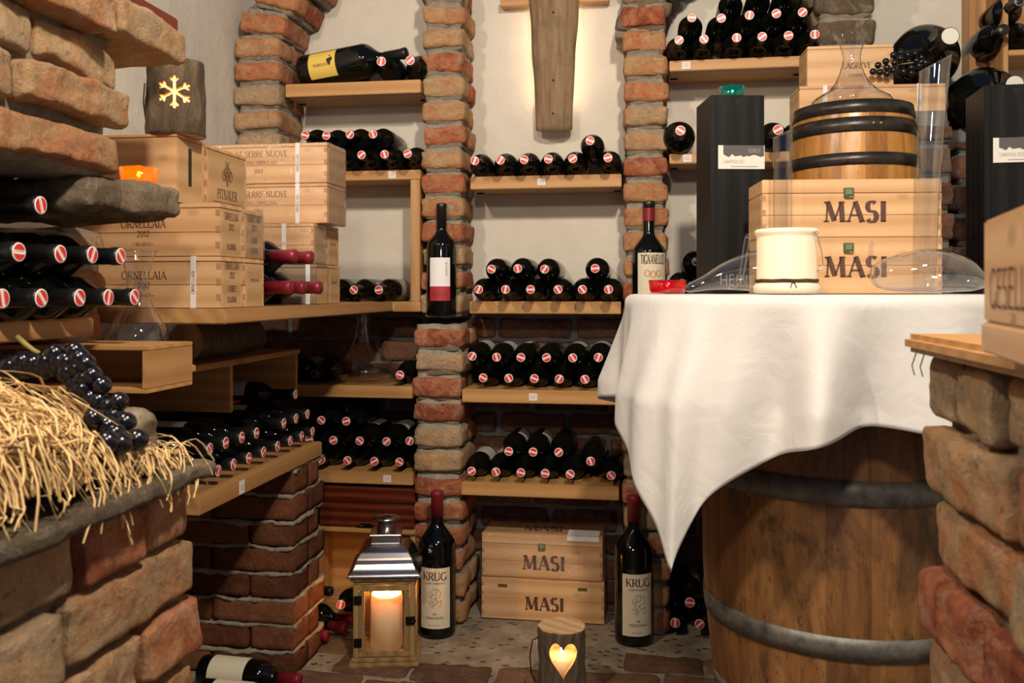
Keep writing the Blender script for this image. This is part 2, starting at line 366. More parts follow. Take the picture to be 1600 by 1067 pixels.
    def build(s, name, mats, parent=None):
        me = bpy.data.meshes.new(name); me.from_pydata([tuple(p) for p in s.v], [], s.f)
        mats = mats if isinstance(mats, (list, tuple)) else [mats]
        for m in mats: me.materials.append(m)
        me.polygons.foreach_set('material_index', s.m); me.polygons.foreach_set('use_smooth', s.s)
        at = me.attributes.new('tint', 'FLOAT', 'FACE'); at.data.foreach_set('value', s.t)
        me.update(); o = bpy.data.objects.new(name, me); C.objects.link(o)
        if parent is not None: o.parent = parent
        return o
def tag(o, label=None, cat=None, group=None, kind=None):
    if label: o['label'] = label
    if cat: o['category'] = cat
    if group: o['group'] = group
    if kind: o['kind'] = kind
    return o
def thing(name, label, cat, loc=(0, 0, 0), rz=0, group=None):
    o = bpy.data.objects.new(name, None); o.empty_display_size = .05; C.objects.link(o)
    o.location = loc; o.rotation_euler = (0, 0, rz); return tag(o, label, cat, group)
def struct(o): o['kind'] = 'structure'; return o
def room(o): o.location = W(0, 0); o.rotation_euler = (0, 0, -TH); return o   # meshes built in a,b,z

# ------------------------------------------------------------------ drawn lettering
def arc(cx, cy, rx, ry, a0, a1, n=12):
    return [(cx+rx*math.cos(math.radians(a0+(a1-a0)*i/n)), cy+ry*math.sin(math.radians(a0+(a1-a0)*i/n))) for i in range(n+1)]
def Ln(s): return [tuple(map(float, p.split(','))) for p in s.split()]
GL = {  # width, strokes (kind, points), serif points
'A': (.78, [('t', Ln('.06,0 .38,1')), ('T', Ln('.38,1 .72,0')), ('t', Ln('.16,.33 .6,.33'))], '.06,0 .72,0'),
'B': (.64, [('T', Ln('.12,0 .12,1')), ('c', [(.12, .97)]+arc(.34, .76, .22, .21, 90, -90)+[(.12, .55)]), ('c', [(.12, .55)]+arc(.36, .29, .25, .27, 90, -90)+[(.12, .02)])], ''),
'C': (.72, [('c', arc(.42, .5, .36, .5, 48, 312, 20))], ''),
'D': (.76, [('T', Ln('.12,0 .12,1')), ('c', [(.12, .97)]+arc(.3, .5, .4, .47, 90, -90, 16)+[(.12, .03)])], ''),
'E': (.6, [('T', Ln('.12,0 .12,1')), ('t', Ln('.12,.97 .54,.97')), ('t', Ln('.12,.52 .46,.52')), ('t', Ln('.12,.03 .56,.03'))], ''),
'F': (.56, [('T', Ln('.12,0 .12,1')), ('t', Ln('.12,.97 .54,.97')), ('t', Ln('.12,.52 .44,.52'))], '.12,0'),
'G': (.8, [('c', arc(.42, .5, .36, .5, 48, 330, 20)), ('T', Ln('.72,.05 .72,.42'))], '.72,.42'),
'H': (.8, [('T', Ln('.12,0 .12,1')), ('T', Ln('.68,0 .68,1')), ('t', Ln('.12,.52 .68,.52'))], '.12,0 .12,1 .68,0 .68,1'),
'I': (.3, [('T', Ln('.15,0 .15,1'))], '.15,0 .15,1'),
'J': (.4, [('T', Ln('.25,1 .25,.1')), ('c', arc(.12, .1, .13, .15, 0, -90, 6))], '.25,1'),
'K': (.74, [('T', Ln('.12,0 .12,1')), ('t', Ln('.64,1 .16,.42')), ('T', Ln('.3,.55 .68,0'))], '.12,0 .12,1 .64,1 .68,0'),
'L': (.58, [('T', Ln('.12,0 .12,1')), ('t', Ln('.12,.03 .54,.03 .54,.14'))], '.12,1'),
'M': (.98, [('t', Ln('.1,0 .16,1')), ('T', Ln('.16,1 .48,.06')), ('t', Ln('.48,.06 .80,1')), ('T', Ln('.80,1 .86,0'))], '.1,0 .86,0 .12,1 .84,1'),
'N': (.82, [('t', Ln('.12,0 .12,1')), ('T', Ln('.12,1 .68,0')), ('t', Ln('.68,0 .68,1'))], '.12,0 .12,1 .68,1'),
'O': (.84, [('c', arc(.42, .5, .36, .5, 0, 360, 28))], ''),
'P': (.64, [('T', Ln('.12,0 .12,1')), ('c', [(.12, .97)]+arc(.34, .73, .24, .24, 90, -90)+[(.12, .49)])], '.12,0'),
'R': (.72, [('T', Ln('.12,0 .12,1')), ('c', [(.12, .97)]+arc(.34, .73, .24, .24, 90, -90)+[(.12, .49)]), ('T', Ln('.34,.5 .68,0'))], '.12,0 .68,0'),
'S': (.58, [('c', arc(.29, .74, .2, .24, 40, 250, 12)+arc(.29, .26, .22, .26, 75, -150, 14))], ''),
'T': (.68, [('T', Ln('.34,0 .34,1')), ('t', Ln('.04,.88 .04,.97 .64,.97 .64,.88'))], '.34,0'),
'U': (.78, [('T', [(.12, 1), (.12, .32)]), ('c', arc(.39, .3, .27, .3, 180, 360, 12)), ('t', [(.66, .3), (.66, 1)])], '.12,1 .66,1'),
'V': (.74, [('T', Ln('.06,1 .38,0')), ('t', Ln('.38,0 .68,1'))], '.06,1 .68,1'),
'W': (1.0, [('T', Ln('.04,1 .28,0')), ('t', Ln('.28,0 .5,.9')), ('T', Ln('.5,.9 .72,0')), ('t', Ln('.72,0 .94,1'))], '.04,1 .94,1'),
'X': (.7, [('T', Ln('.06,1 .62,0')), ('t', Ln('.06,0 .6,1'))], ''),
'Z': (.62, [('t', Ln('.06,.97 .56,.97')), ('T', Ln('.56,.97 .06,.03')), ('t', Ln('.06,.03 .58,.03'))], ''),
'0': (.62, [('c', arc(.3, .5, .24, .5, 0, 360, 24))], ''),
'1': (.4, [('T', Ln('.08,.84 .22,1 .22,0'))], '.22,0'),
'2': (.6, [('c', arc(.29, .74, .22, .26, 170, -35, 12)+[(.06, .03)]), ('t', Ln('.06,.03 .54,.03'))], ''),
'3': (.6, [('c', arc(.27, .75, .2, .25, 150, -80, 10)+arc(.27, .27, .24, .27, 80, -150, 12))], ''),
'4': (.6, [('t', Ln('.4,1 .04,.3 .56,.3')), ('T', Ln('.42,1 .42,0'))], ''),
'5': (.6, [('t', Ln('.5,.97 .14,.97 .12,.55')), ('c', arc(.26, .3, .25, .3, 110, -150, 14))], ''),
'8': (.6, [('c', arc(.29, .75, .19, .25, 0, 360, 18)), ('c', arc(.29, .26, .23, .26, 0, 360, 18))], ''),
"'": (.2, [('t', Ln('.1,1 .1,.78'))], ''), '.': (.2, [('T', Ln('.1,0 .1,.12'))], ''), '>': (.6, [('T', Ln('.1,.7 .5,.45 .1,.2 .1,.7'))], ''),
'-': (.4, [('t', Ln('.05,.45 .4,.45'))], ''), '*': (.3, [('T', Ln('.1,.4 .1,.55'))], ''),
}
def text(mb, s, fmap, h, cx=0, cy=0, serif=True, T=.17, t=.065, m=0, track=.04, align='c', narrow=1.0):
    if not serif: T = t = (t if t != .065 else .08)
    tot = sum((GL[c][0] if c in GL else .35)+track for c in s)*h*narrow
    x0 = cx-(tot/2 if align == 'c' else 0)
    def quad(pts): mb.add([fmap(x0+x*h*narrow, cy+y*h) for x, y in pts], [tuple(range(len(pts)))], m)
    for c in s:
        g = GL.get(c)
        if not g: x0 += (.35+track)*h*narrow; continue
        for kind, pts in g[1]:
            K = len(pts); L_, R_ = [], []
            for i, p in enumerate(pts):
                q0, q1 = pts[max(i-1, 0)], pts[min(i+1, K-1)]
                if pts[0] == pts[-1] and i in (0, K-1): q0, q1 = pts[-2], pts[1]
                dx, dy = q1[0]-q0[0], q1[1]-q0[1]; l = math.hypot(dx, dy) or 1
                wd = T if kind == 'T' else t if kind == 't' else t+(T-t)*abs(dy/l)
                nx, ny = -dy/l*wd/2, dx/l*wd/2; L_.append((p[0]+nx, p[1]+ny)); R_.append((p[0]-nx, p[1]-ny))
            for i in range(K-1): quad([R_[i], R_[i+1], L_[i+1], L_[i]])
        if serif and g[2]:
            for x, y in Ln(g[2]):
                e = .13; yy = (0, t*.9) if y < .3 else (y-t*.9, y); quad([(x-e, yy[0]), (x+e, yy[0]), (x+e, yy[1]), (x-e, yy[1])])
        x0 += (g[0]+track)*h*narrow
def plane_map(o, xd, yd):
    o, xd, yd = Vector(o), Vector(xd), Vector(yd); return lambda x, y: o+xd*x+yd*y
def cyl_map(r, ang=-PI/2): return lambda x, y: Vector((r*math.cos(ang+x/r), r*math.sin(ang+x/r), y))

# ------------------------------------------------------------------ the setting
NW = W  # shorthand
def wall_panel(name, a0, a1, b, z0, z1, m, th=.06):
    mb = MB(); nx, nz = 30, 24; vs = []; fs = []
    for k in range(nz+1):
        for i in range(nx+1):
            a = a0+(a1-a0)*i/nx; z = z0+(z1-z0)*k/nz
            vs.append((a, b+noise.noise(Vector((a*4, z*4, 3)))*.004, z))
    for k in range(nz):
        for i in range(nx): q = k*(nx+1)+i; fs.append((q, q+1, q+nx+2, q+nx+1))
    mb.add(vs, fs, 0, True); mb.box(a0, a1, b+.012, b+th, z0, z1)
    return struct(room(mb.build(name, m)))
SPL = 1.085   # height where plaster starts above the brick
wall_panel('wall_back', -1.02, 2.6, 0, SPL, 3.0, PLASTER)
def brick_face(name, a0, a1, b, z0, z1, mats, pitch=.092, bl=.27, seg=(12, 4, 5), proud=.02, horiz='a', rad=.012, amp=.004):
    """rough bricks set in a mortar slab; face looks to -b (horiz='a') or +a (horiz='b')"""
    mb = MB(); z = z0; row = 0
    while z < z1-.02:
        hh = min(pitch, z1-z)-.014; x = a0-(bl/2 if row % 2 else 0)+random.uniform(-.02, .02)
        while x < a1:
            l = bl+random.uniform(-.02, .02); xa, xb = max(x, a0), min(x+l-.016, a1)
            if xb-xa > .03:
                c = ((xa+xb)/2, b+.03-proud, z+hh/2+.007); s = (xb-xa, .06, hh)
                if horiz == 'b': c = (b-.03+proud, c[0], c[2]); s = (.06, xb-xa, hh)
                mb.rock(c, s, seg if horiz == 'a' else (seg[1], seg[0], seg[2]), rad, amp)
            x += l
        z += pitch; row += 1
    if horiz == 'a': mb.rock(((a0+a1)/2, b+.04-proud*.3, (z0+z1)/2), (a1-a0, .08, z1-z0), (40, 1, 40), .002, .004, m=1)
    else: mb.rock((b-.04+proud*.3, (a0+a1)/2, (z0+z1)/2), (.08, a1-a0, z1-z0), (1, 40, 40), .002, .004, m=1)
    return struct(room(mb.build(name, mats)))
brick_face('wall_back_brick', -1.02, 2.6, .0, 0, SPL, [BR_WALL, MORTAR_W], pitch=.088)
# left wall: brick below, plaster above
mb = MB(); vs = []; fs = []; nx, nz = 30, 20
for k in range(nz+1):
    for i in range(nx+1):
        b = -3.3+3.3*i/nx; z = 1.0+2.0*k/nz; vs.append((-.99+noise.noise(Vector((b*3, z*3, 9)))*.008, b, z))
for k in range(nz):
    for i in range(nx): q = k*(nx+1)+i; fs.append((q, q+1, q+nx+2, q+nx+1))
mb.add(vs, fs, 0, True); mb.box(-1.1, -1.0, -3.3, .06, 1.0, 3.0); struct(room(mb.build('wall_left', PLASTER)))
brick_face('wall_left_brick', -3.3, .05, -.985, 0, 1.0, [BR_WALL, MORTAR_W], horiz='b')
mb = MB(); mb.box(2.3, 2.4, -3.4, .06, 0, 3.0); struct(room(mb.build('wall_right', PLASTER)))
# floor
mb = MB(); nx, ny = 150, 150; vs = []; fs = []
for j in range(ny+1):
    for i in range(nx+1):
        a = -1.1+3.6*i/nx; b = -3.7+3.8*j/ny; p = Vector((a, b, 0))
        vs.append((a, b, noise.noise(p*16)*.0025+noise.noise(p*5)*.003-.004))
for j in range(ny):
    for i in range(nx): q = j*(nx+1)+i; fs.append((q, q+1, q+nx+2, q+nx+1))
mb.add(vs, fs, 0, True); mb.box(-1.1, 2.5, -3.7, .1, -.08, -.012)
for row in range(7):       # brick pavers at the front of the floor
    for i in range(14):
        a = -.45+i*.25+(row % 2)*.12; b = -.52-.135*row-.02*math.sin(i)
        if a > A(640, -.5)+.02 and row < 1 and a < A(930, -.5): continue
        mb.rock((a, b, -.012), (.235, .122, .035), (9, 6, 2), .012, .004, m=1, tint=random.random()*.6)
struct(room(mb.build('floor', [FLOORM, brick_mat('paver_brick', [(.20, .10, .06), (.30, .17, .09), (.34, .24, .15)], dirt=(.30, .25, .18))])))

# ------------------------------------------------------------------ pillars
def pillar(name, a0, a1, b0, b1, z0, z1, pitch=.086, mats=(BR_OLD, MORTAR), seg=(10, 10, 5), tilt=None, jit=.006, split=True, amp=.0045, rad=.014, gap=.016):
    mb = MB(); z = z0; row = 0
    while z < z1-.03:
        hh = min(pitch, z1-z)-gap-random.uniform(0, .006)
        t = tilt(z) if tilt else (0, 0); da = random.uniform(-jit, jit); M = Matrix.Rotation(t[1]+random.uniform(-.012, .012), 3, 'Y')
        db = random.uniform(-jit, jit)
        if split and (b1-b0) > .2 and row % 2:
            mid = b0+(b1-b0)*random.uniform(.45, .55)
            for (p, q) in ((b0, mid-.008), (mid+.008, b1)):
                mb.rock(((a0+a1)/2+da+t[0], (p+q)/2+db, z+hh/2+.008), (a1-a0, q-p, hh), (seg[0], max(4, seg[1]//2), seg[2]), rad, amp, M)
        else:
            mb.rock(((a0+a1)/2+da+t[0], (b0+b1)/2+db, z+hh/2+.008), (a1-a0, b1-b0, hh), seg, rad, amp, M)
        mb.rock(((a0+a1)/2+t[0], (b0+b1)/2, z+pitch/2), (a1-a0-.022, b1-b0-.022, pitch+.004), (8, 8, 2), .008, .005, M, m=1, freq=50)
        z += pitch; row += 1
    return struct(room(mb.build(name, list(mats))))
bU, bL = -.20, -.285      # fronts of the upper shelves and of the lower, wider pillar
aPL0, aPL1 = A(658, bU-.01), A(724, bU-.01)
pillar('brick_pillar', aPL0, aPL1, bU-.01, .0, 1.06, 2.6)
pillar('brick_pillar', A(645, bL), A(722, bL), bL, .0, 0, 1.06)
aPR0, aPR1 = A(973, bU-.01), A(1042, bU-.01)
pillar('brick_pillar', aPR0, aPR1, bU-.01, .0, 1.02, 2.6)
pillar('brick_pillar', A(972, bL), A(1046, bL), bL, .0, 0, 1.02)
# left pilaster that leans over into an arch
aPC0, aPC1 = A(366, -.25), A(436, -.25)
def lean(z):
    if z < 1.95: return (0, 0)
    q = z-1.95; return (q*q*1.5, q*1.3)
pillar('brick_pilaster', aPC0, aPC1, -.25, .0, 1.2, 2.5, tilt=lean, pitch=.088)
# arch over the right bay and far pier beyond it
def arch(name, ac, zc, r, b0, b1, a_from, a_to, n, mats):
    mb = MB()
    for i in range(n):
        t = math.radians(a_from+(a_to-a_from)*(i+.5)/n); w_ = r*math.radians(abs(a_to-a_from))/n-.01
        M = Matrix.Rotation(-t, 3, 'Y')
        mb.rock((ac+(r+.09)*math.cos(t), (b0+b1)/2, zc+(r+.09)*math.sin(t)), (.17, b1-b0, w_+.012), (7, 7, 4), .012, .005, M)
        mb.rock((ac+(r+.1)*math.cos(t), (b0+b1)/2, zc+(r+.1)*math.sin(t)), (.15, b1-b0-.03, w_+.05), (5, 5, 2), .006, .004, M, m=1)
    return struct(room(mb.build(name, list(mats))))
aB0, aB1 = aPR1, A(1262, -.2)
arch('brick_arch', (aB0+aB1)/2+.005, 2.03, (aB1-aB0)/2+.005, -.2, -.0, 0, 180, 13, (BR_GREY, MORTAR))
pillar('brick_pillar', A(1275, -.24), A(1368, -.24), -.25, .0, 1.95, 2.6, mats=(BR_GREY, MORTAR), pitch=.10)
# low masonry behind the table carrying the crates
pillar('brick_pier', A(1255, -.42), A(1490, -.42), -.43, -.26, 0, Zr(192, A(1380, -.42), -.42), mats=(BR_WALL, MORTAR_W), pitch=.1, split=False)

# left lower pier of smooth red brick
mb = MB(); z = 0.0; row = 0; a1 = -.535; b0 = -.78; top = .62
while z < top-.02:
    hh = .066
    for (p, q, r, s_) in (((-.98, -.80, b0, b0+.12), (-.79, a1, b0, b0+.12)) if row % 2 == 0 else ((-.98, -.68, b0, b0+.12), (-.67, a1, b0, b0+.12))):
        mb.rock(((p+q)/2, (r+s_)/2, z+hh/2+.003), (q-p, s_-r, hh), (10, 5, 4), .003, .0012)
    if row % 2 == 0: mb.rock((a1-.06, b0+.19, z+hh/2+.003), (.12, .13, hh), (5, 5, 4), .003, .0012)
    else: mb.rock((a1-.06, b0+.165, z+hh/2+.003), (.12, .08, hh), (5, 5, 4), .003, .0012)
    mb.rock((-.76, b0+.125, z+hh+.0055), (.451, .251, .012), (40, 20, 1), .003, .006, m=1, freq=45)
    z += .0775; row += 1
struct(room(mb.build('brick_pier', [BR_RED, MORTAR])))

# ------------------------------------------------------------------ foreground piers
def course(mb, a_face, bcuts, z, h, depth, right=False, seg=(18, 16, 8), amp=.005, rad=.018, jit=.008, tints=None):
    """bricks whose visible face is the plane a=a_face; bcuts = far .. near joints"""
    for i in range(len(bcuts)-1):
        hi, lo = bcuts[i], bcuts[i+1]; d = depth
        j = random.uniform(-jit, jit); x0, x1 = (a_face+j, a_face+d) if right else (a_face-d, a_face+j)
        mb.rock(((x0+x1)/2, (hi+lo)/2, z+h/2), (x1-x0, hi-lo-.012, h), (seg[0]//2, seg[1] if hi-lo > .2 else seg[1]//2+2, seg[2]), rad, amp, tint=tints[i] if tints else None, freq=22)
mb = MB(); aF = -.108; zt = .895
pat = [[-2.15, -2.27, -2.40, -2.55, -2.70, -2.95], [-2.135, -2.43, -2.72, -3.0], [-2.125, -2.27, -2.42, -2.57, -2.85], [-2.14, -2.42, -2.71, -3.0]]
tn = [[.35, .3, .8, .9, .5], [.65, .85, .6], [.3, .75, .8, .6], [.5, .8, .7]]
for k in range(10):
    z = zt-.084*(k+1)
    course(mb, aF, pat[k % 4], z+.004, .077, .22, seg=(20, 26, 12), amp=.0045, rad=.010, tints=(tn[k % 4]+[.5])[:len(pat[k % 4])-1])
mb.rock((aF-.20-.004, -2.57, zt/2), (.36, .83, zt), (24, 40, 60), .01, .005, m=1)
# mortar bed and flat stone slabs on its top
mb.rock((aF-.17, -2.60, zt+.010), (.40, .93, .026), (20, 40, 3), .01, .005, m=2)
mb.rock((aF-.10, -2.28, zt+.062), (.14, .19, .066), (14, 16, 8), .02, .008, m=2, tint=.7)
mb.rock((aF-.12, -2.52, zt+.055), (.16, .26, .06), (14, 18, 8), .02, .007, m=0, tint=.3)
mb.rock((aF-.12, -2.80, zt+.055), (.16, .26, .06), (14, 18, 8), .02, .007, m=0, tint=.35)
struct(room(mb.build('brick_pier', [BR_OLD, MORTAR, BR_GREY])))

mb = MB(); aR = .862; zt = 1.072
pat = [[-2.085, -2.20, -2.33, -2.6], [-2.09, -2.37, -2.62], [-2.105, -2.38, -2.64], [-2.085, -2.30, -2.6], [-2.08, -2.37, -2.6], [-2.1, -2.24, -2.5]]
for k in range(12):
    z = zt-.088*(k+1); p = pat[k] if k < 6 else pat[2+k % 4]
    course(mb, aR, p+[-2.92], z+.005, .081, .2, right=True, seg=(20, 24, 12), amp=.005, rad=.014, tints=([.95, .8, .7, .7] if k == 0 else None), jit=.01)
mb.rock((aR+.16+.006, -2.50, zt/2), (.28, .79, zt), (20, 50, 60), .01, .005, m=1)
struct(room(mb.build('brick_pier', [BR_OLD, MORTAR])))

# upper left pillar with the rack opening under its ledge
mb = MB(); aU = -.42
def slab(a_in, b_far, b_near, z0, z1, wide=.4, tint=.7, m=0, skew=0, amp=.006):
    mb.rock(((a_in+a_in-wide)/2, (b_far+b_near)/2, (z0+z1)/2), (wide, b_far-b_near, z1-z0), (30, 30, 10), .012, amp, Matrix.Rotation(skew, 3, 'Z'), m=m, tint=tint, freq=20)
zs = [1.352, 1.427, 1.502, 1.577]
slab(aU+.005, -1.84, -2.32, 1.360, 1.425, tint=.55); slab(aU+.02, -1.83, -2.10, 1.436, 1.502, tint=.62); slab(aU+.01, -2.11, -2.42, 1.436, 1.502, tint=.7)
slab(aU-.01, -1.83, -2.05, 1.512, 1.578, tint=.72); slab(aU+.0, -2.06, -2.4, 1.512, 1.58, tint=.9)
slab(aU+.035, -1.66, -1.89, 1.592, 1.66, tint=.75); slab(aU+.035, -1.90, -2.20, 1.59, 1.665, tint=.6); slab(aU+.03, -2.21, -2.5, 1.59, 1.665, tint=.5)
slab(aU-.02, -2.02, -2.45, 1.68, 1.75, tint=.9); slab(aU-.06, -2.0, -2.4, 1.765, 1.84, tint=.8)
mb.rock((aU-.22, -2.08, 1.60), (.40, .47, .50), (18, 22, 22), .01, .006, m=1)
# long grey ledge stone
mb.rock((aU-.20, -1.80, 1.318), (.40, .26, .062), (24, 22, 7), .02, .008, m=2, tint=.2, freq=20)
mb.rock((aU-.025, -1.745, 1.318), (.10, .17, .060), (10, 14, 7), .016, .006, m=2, tint=.9, freq=20)
# masonry behind the bottles
for k in range(12):
    mb.rock((aU-.415+random.uniform(-.005, .005), -1.60, .36+.08*k), (.36, .16, .07), (14, 8, 6), .015, .006, tint=random.uniform(.4, .9))
mb.rock((aU-.42, -1.60, .80), (.36, .13, .96), (10, 4, 20), .01, .005, m=1)
mb.rock((aU-.42, -1.60, .17), (.36, .14, .34), (10, 4, 10), .01, .005, m=1)
mb.rock((aU-.40, -2.04, .72), (.14, .9, .76), (4, 10, 10), .01, .005, m=1)
struct(room(mb.build('brick_pillar', [BR_OLD, MORTAR, BR_GREY])))

# ------------------------------------------------------------------ shelves of the back wall
def ticket_mesh(): mb = MB(); mb.box(-.0125, .0125, -.0008, 0, -.013, .013); return mb
def lines(mb, fm, x0, x1, ys, h=.0012, m=0):
    for y in ys: mb.add([fm(x0, y), fm(x1, y), fm(x1, y+h), fm(x0, y+h)], [(0, 1, 2, 3)], m)
def ticket(parent, a, b, z, w=.028, h=.024, rot=0):
    mb = MB(); mb.box(a-w/2, a+w/2, b-.0012, b, z-h/2, z+h/2); o = mb.build('price_ticket', [TICKET, INKG], parent)
    o['label'] = 'small white price ticket'; mb = MB()
    lines(mb, plane_map((a, b-.0016, z), (1, 0, 0), (0, 0, 1)), -w*.36, w*.32, (h*.2, 0, -h*.2)); mb.build('print', INKG, o)
def board(name, label, px0, px1, bf, pytop, th, depth, tick=(), cat='shelf', bk=None, zt=None, tilt=0):
    a0, a1 = A(px0, bf), A(px1, bf); z = Zr(pytop, (a0+a1)/2, bf) if zt is None else zt
    t = thing(name, label, cat, W((a0+a1)/2, bf, z-th), -TH)
    mb = MB(); w2 = (a1-a0)/2; mb.bevbox(-w2, w2, 0, depth, 0, th, .002); mb.build('board', PINE, t)
    for px in tick: ticket(t, A(px, bf)-(a0+a1)/2, 0, th*.5)
    for s_ in (-1, 1): mb = MB(); mb.tube([(s_*(w2-.004), depth*.55, -.0035), (s_*(w2-.03), depth*.55, -.0035)], .003, 6); mb.build('shelf_pin', BLACKM, t)
    return z
ZT = {}
ZT['L1'] = board('wooden_shelf', 'top pine shelf of the left bay under the yellow-labelled bottle', 446, 657, bU-.02, 128, .046, .215)
ZT['L2'] = board('wooden_shelf', 'left bay pine shelf beside the stacked wooden crates, second from top', 470, 657, bU, 267, .034, .195, (613,))
ZT['L3'] = board('wooden_shelf', 'left bay pine shelf at mid height with three bottles and ticket', 440, 657, bU, 471, .036, .195, (609,))
ZT['L4'] = board('wooden_shelf', 'left bay pine shelf carrying the wide glass decanter', 428, 644, bL, 602, .042, .28)
ZT['L5'] = board('wooden_shelf', 'lowest pine shelf of the left bay above the mahogany box', 478, 645, bL, 737, .042, .28, (605,))
ZT['M1'] = board('wooden_shelf', 'middle bay top pine shelf under the hanging weathered plank', 735, 971, bU, 274, .044, .195, (846,))
ZT['M2'] = board('wooden_shelf', 'middle bay pine shelf just left of the white tablecloth corner', 734, 970, bU, 471, .043, .195)
ZT['M3'] = board('wooden_shelf', 'middle bay pine shelf below the plaster with torn white ticket', 722, 968, bL, 610, .045, .28, (833,))
ZT['M4'] = board('wooden_shelf', 'lowest pine shelf of the middle bay above two branded crates', 721, 967, bL, 757, .045, .28)
ZT['R1'] = board('wooden_shelf', 'right bay top pine shelf under the pyramid of bottles', 1046, 1262, bU, 91, .035, .195, (1072,))
ZT['R2'] = board('wooden_shelf', 'right bay pine shelf behind the tall black box', 1046, 1262, bU, 238, .034, .195, (1074,))
ZT['R3'] = board('wooden_shelf', 'right bay pine shelf beside the red candle glass', 1046, 1262, bU, 462, .034, .195)
# upright plank in the left bay
a0, a1 = A(641, bU), A(656, bU)
t = thing('upright_board', 'pale upright pine board beside brick pillar in the left bay', 'board', W((a0+a1)/2, bU+.002, ZT['L3']), -TH)
mb = MB(); mb.bevbox(-(a1-a0)/2, (a1-a0)/2, 0, .19, 0, ZT['L2']-.034-ZT['L3'], .002); mb.build('board', PINE_Z, t)

# ------------------------------------------------------------------ bottles
BR = .041
def prof_bottle(r, Lt, neck=.0145, sh=.62, ne=.78):
    pr = [(0, .012), (r*.6, .006), (r*.86, .001), (r*.97, .004), (r, .012), (r, Lt*sh)]
    for i in range(1, 9):
        q = i/8; pr.append((neck+(r-neck)*(math.cos(q*PI)+1)/2*(1-.12*math.sin(q*PI)) if q < 1 else neck, Lt*(sh+(ne-sh)*q**.9)))
    pr += [(neck, Lt*.985), (neck*.9, Lt), (0, Lt)]; return pr
CACHE = {}
def cap_mesh(r, z0, z1, m, ridge=True):
    mb = MB(); mb.lathe([(r*.9, z0), (r, z0), (r*.98, z1-.018), (r*1.06, z1-.016), (r*1.06, z1-.003), (r*.95, z1), (0, z1)], 24); return mb
def bottle_parts(kind, r=BR, Lt=.30):
    key = (kind, r, Lt)
    if key in CACHE: return CACHE[key]
    parts = {}
    nk = .0145 if r < .045 else .016 if r < .06 else .0185
    mb = MB(); mb.lathe(prof_bottle(r, Lt, nk), 36); parts['glass_body'] = (mb, [GLASSD])
    cr = nk+.0012
    mb = cap_mesh(cr, Lt*.80, Lt+.0015, 0); parts['capsule'] = (mb, [CAPR if kind == 'red' else CAPB])
    if kind in ('seal', 'sealbig'):
        q = cr*.93; mb = MB(); z = Lt+.002; n = 28
        mb.lathe([(q*.88, z+.0006), (q, z+.0006), (q*1.02, z-.001)], n, 1)
        ring = [(q*.88*math.cos(2*PI*i/n), q*.88*math.sin(2*PI*i/n), z+.0006) for i in range(n)]; mb.add(ring, [tuple(range(n))], 0)
        w2 = q*.22; l2 = q*.84; mb.add([(-l2, -w2, z+.001), (l2, -w2, z+.001), (l2, w2, z+.001), (-l2, w2, z+.001)], [(0, 1, 2, 3)], 1)
        for s_ in (-1, 1): mb.add([(-l2*.75, s_*w2*.5-.0004, z+.0013), (l2*.75, s_*w2*.5-.0004, z+.0013), (l2*.75, s_*w2*.5+.0004, z+.0013), (-l2*.75, s_*w2*.5+.0004, z+.0013)], [(0, 1, 2, 3)], 0) if s_ > 0 else None
        parts['seal'] = (mb, [SEALR, SEALW])
    if kind == 'plain':
        mb = MB(); mb.lathe([(cr*.7, Lt+.002), (cr*.85, Lt+.002)], 20); parts['seal'] = (mb, [SEALS])
    mb = MB(); mb.lathe([(r+.0006, Lt*.13), (r+.0006, Lt*.50)], 30, a0=-1.5, a1=1.5); parts['label'] = (mb, [PAPERG if kind == 'seal' else PAPER])
    out = {}
    for k, (mb, ms) in parts.items():
        o = mb.build(k, ms); me = o.data; bpy.data.objects.remove(o); out[k] = me
    CACHE[key] = out; return out
def axis_quat(d, twist):
    return Vector(d).to_track_quat('Z', 'Y') @ Quaternion((0, 0, 1), twist)
def bottle(kind, base, d, label, group=None, r=BR, Lt=.30, twist=None, name='wine_bottle', skip=()):
    t = thing(name, label, 'bottle', base, 0, group); t.rotation_mode = 'QUATERNION'
    t.rotation_quaternion = axis_quat(d, random.uniform(0, 6.28) if twist is None else twist)
    for k, me in bottle_parts(kind, r, Lt).items():
        if k in skip: continue
        o = bpy.data.objects.new(k, me); C.objects.link(o); o.parent = t
        if k == 'seal': o['label'] = 'round red and white seal' if kind != 'plain' else 'round grey cap disc'
    return t
ORD = ['first', 'second', 'third', 'fourth', 'fifth', 'sixth', 'seventh', 'eighth', 'ninth']
def rack(shelf, rows, where, group, kinds=None, r=BR, bcap=-.30, Lt=.30):
    """rows: lists of seal x-pixels, lowest first; each bottle settles on those below it"""
    z0 = ZT[shelf] if isinstance(shelf, str) else shelf; placed = []
    names = ['bottom row', 'second row', 'top row']
    for k, row in enumerate(rows):
        rn = '' if len(rows) == 1 else (' of the bottom row' if k == 0 else ' of the top row' if k == len(rows)-1 else ' of the middle row')
        for i, px in enumerate(row):
            a = A(px, bcap); z = z0+r+.0005
            if k:
                for (pa, pz, pk) in placed:
                    dx = abs(pa-a)
                    if pk < k and dx < 2*r: z = max(z, pz+math.sqrt(4*r*r-dx*dx)+.0005)
            placed.append((a, z, k))
            kd = kinds(k, i) if kinds else 'seal'
            bottle(kd, W(a, bcap+Lt, z), -V, f'dark bottle, {ORD[i]} from the left{rn} {where}', group, r=r, Lt=Lt)
    return placed
rack('M1', [[742, 782, 819, 857, 895, 950], [922]], 'below the hanging plank', 'bottles on the shelf below the hanging plank')
rack('M2', [[748, 790, 829, 872, 910, 951], [768, 809, 851, 930]], 'left of the tablecloth', 'bottles on the middle bay shelf left of the tablecloth')
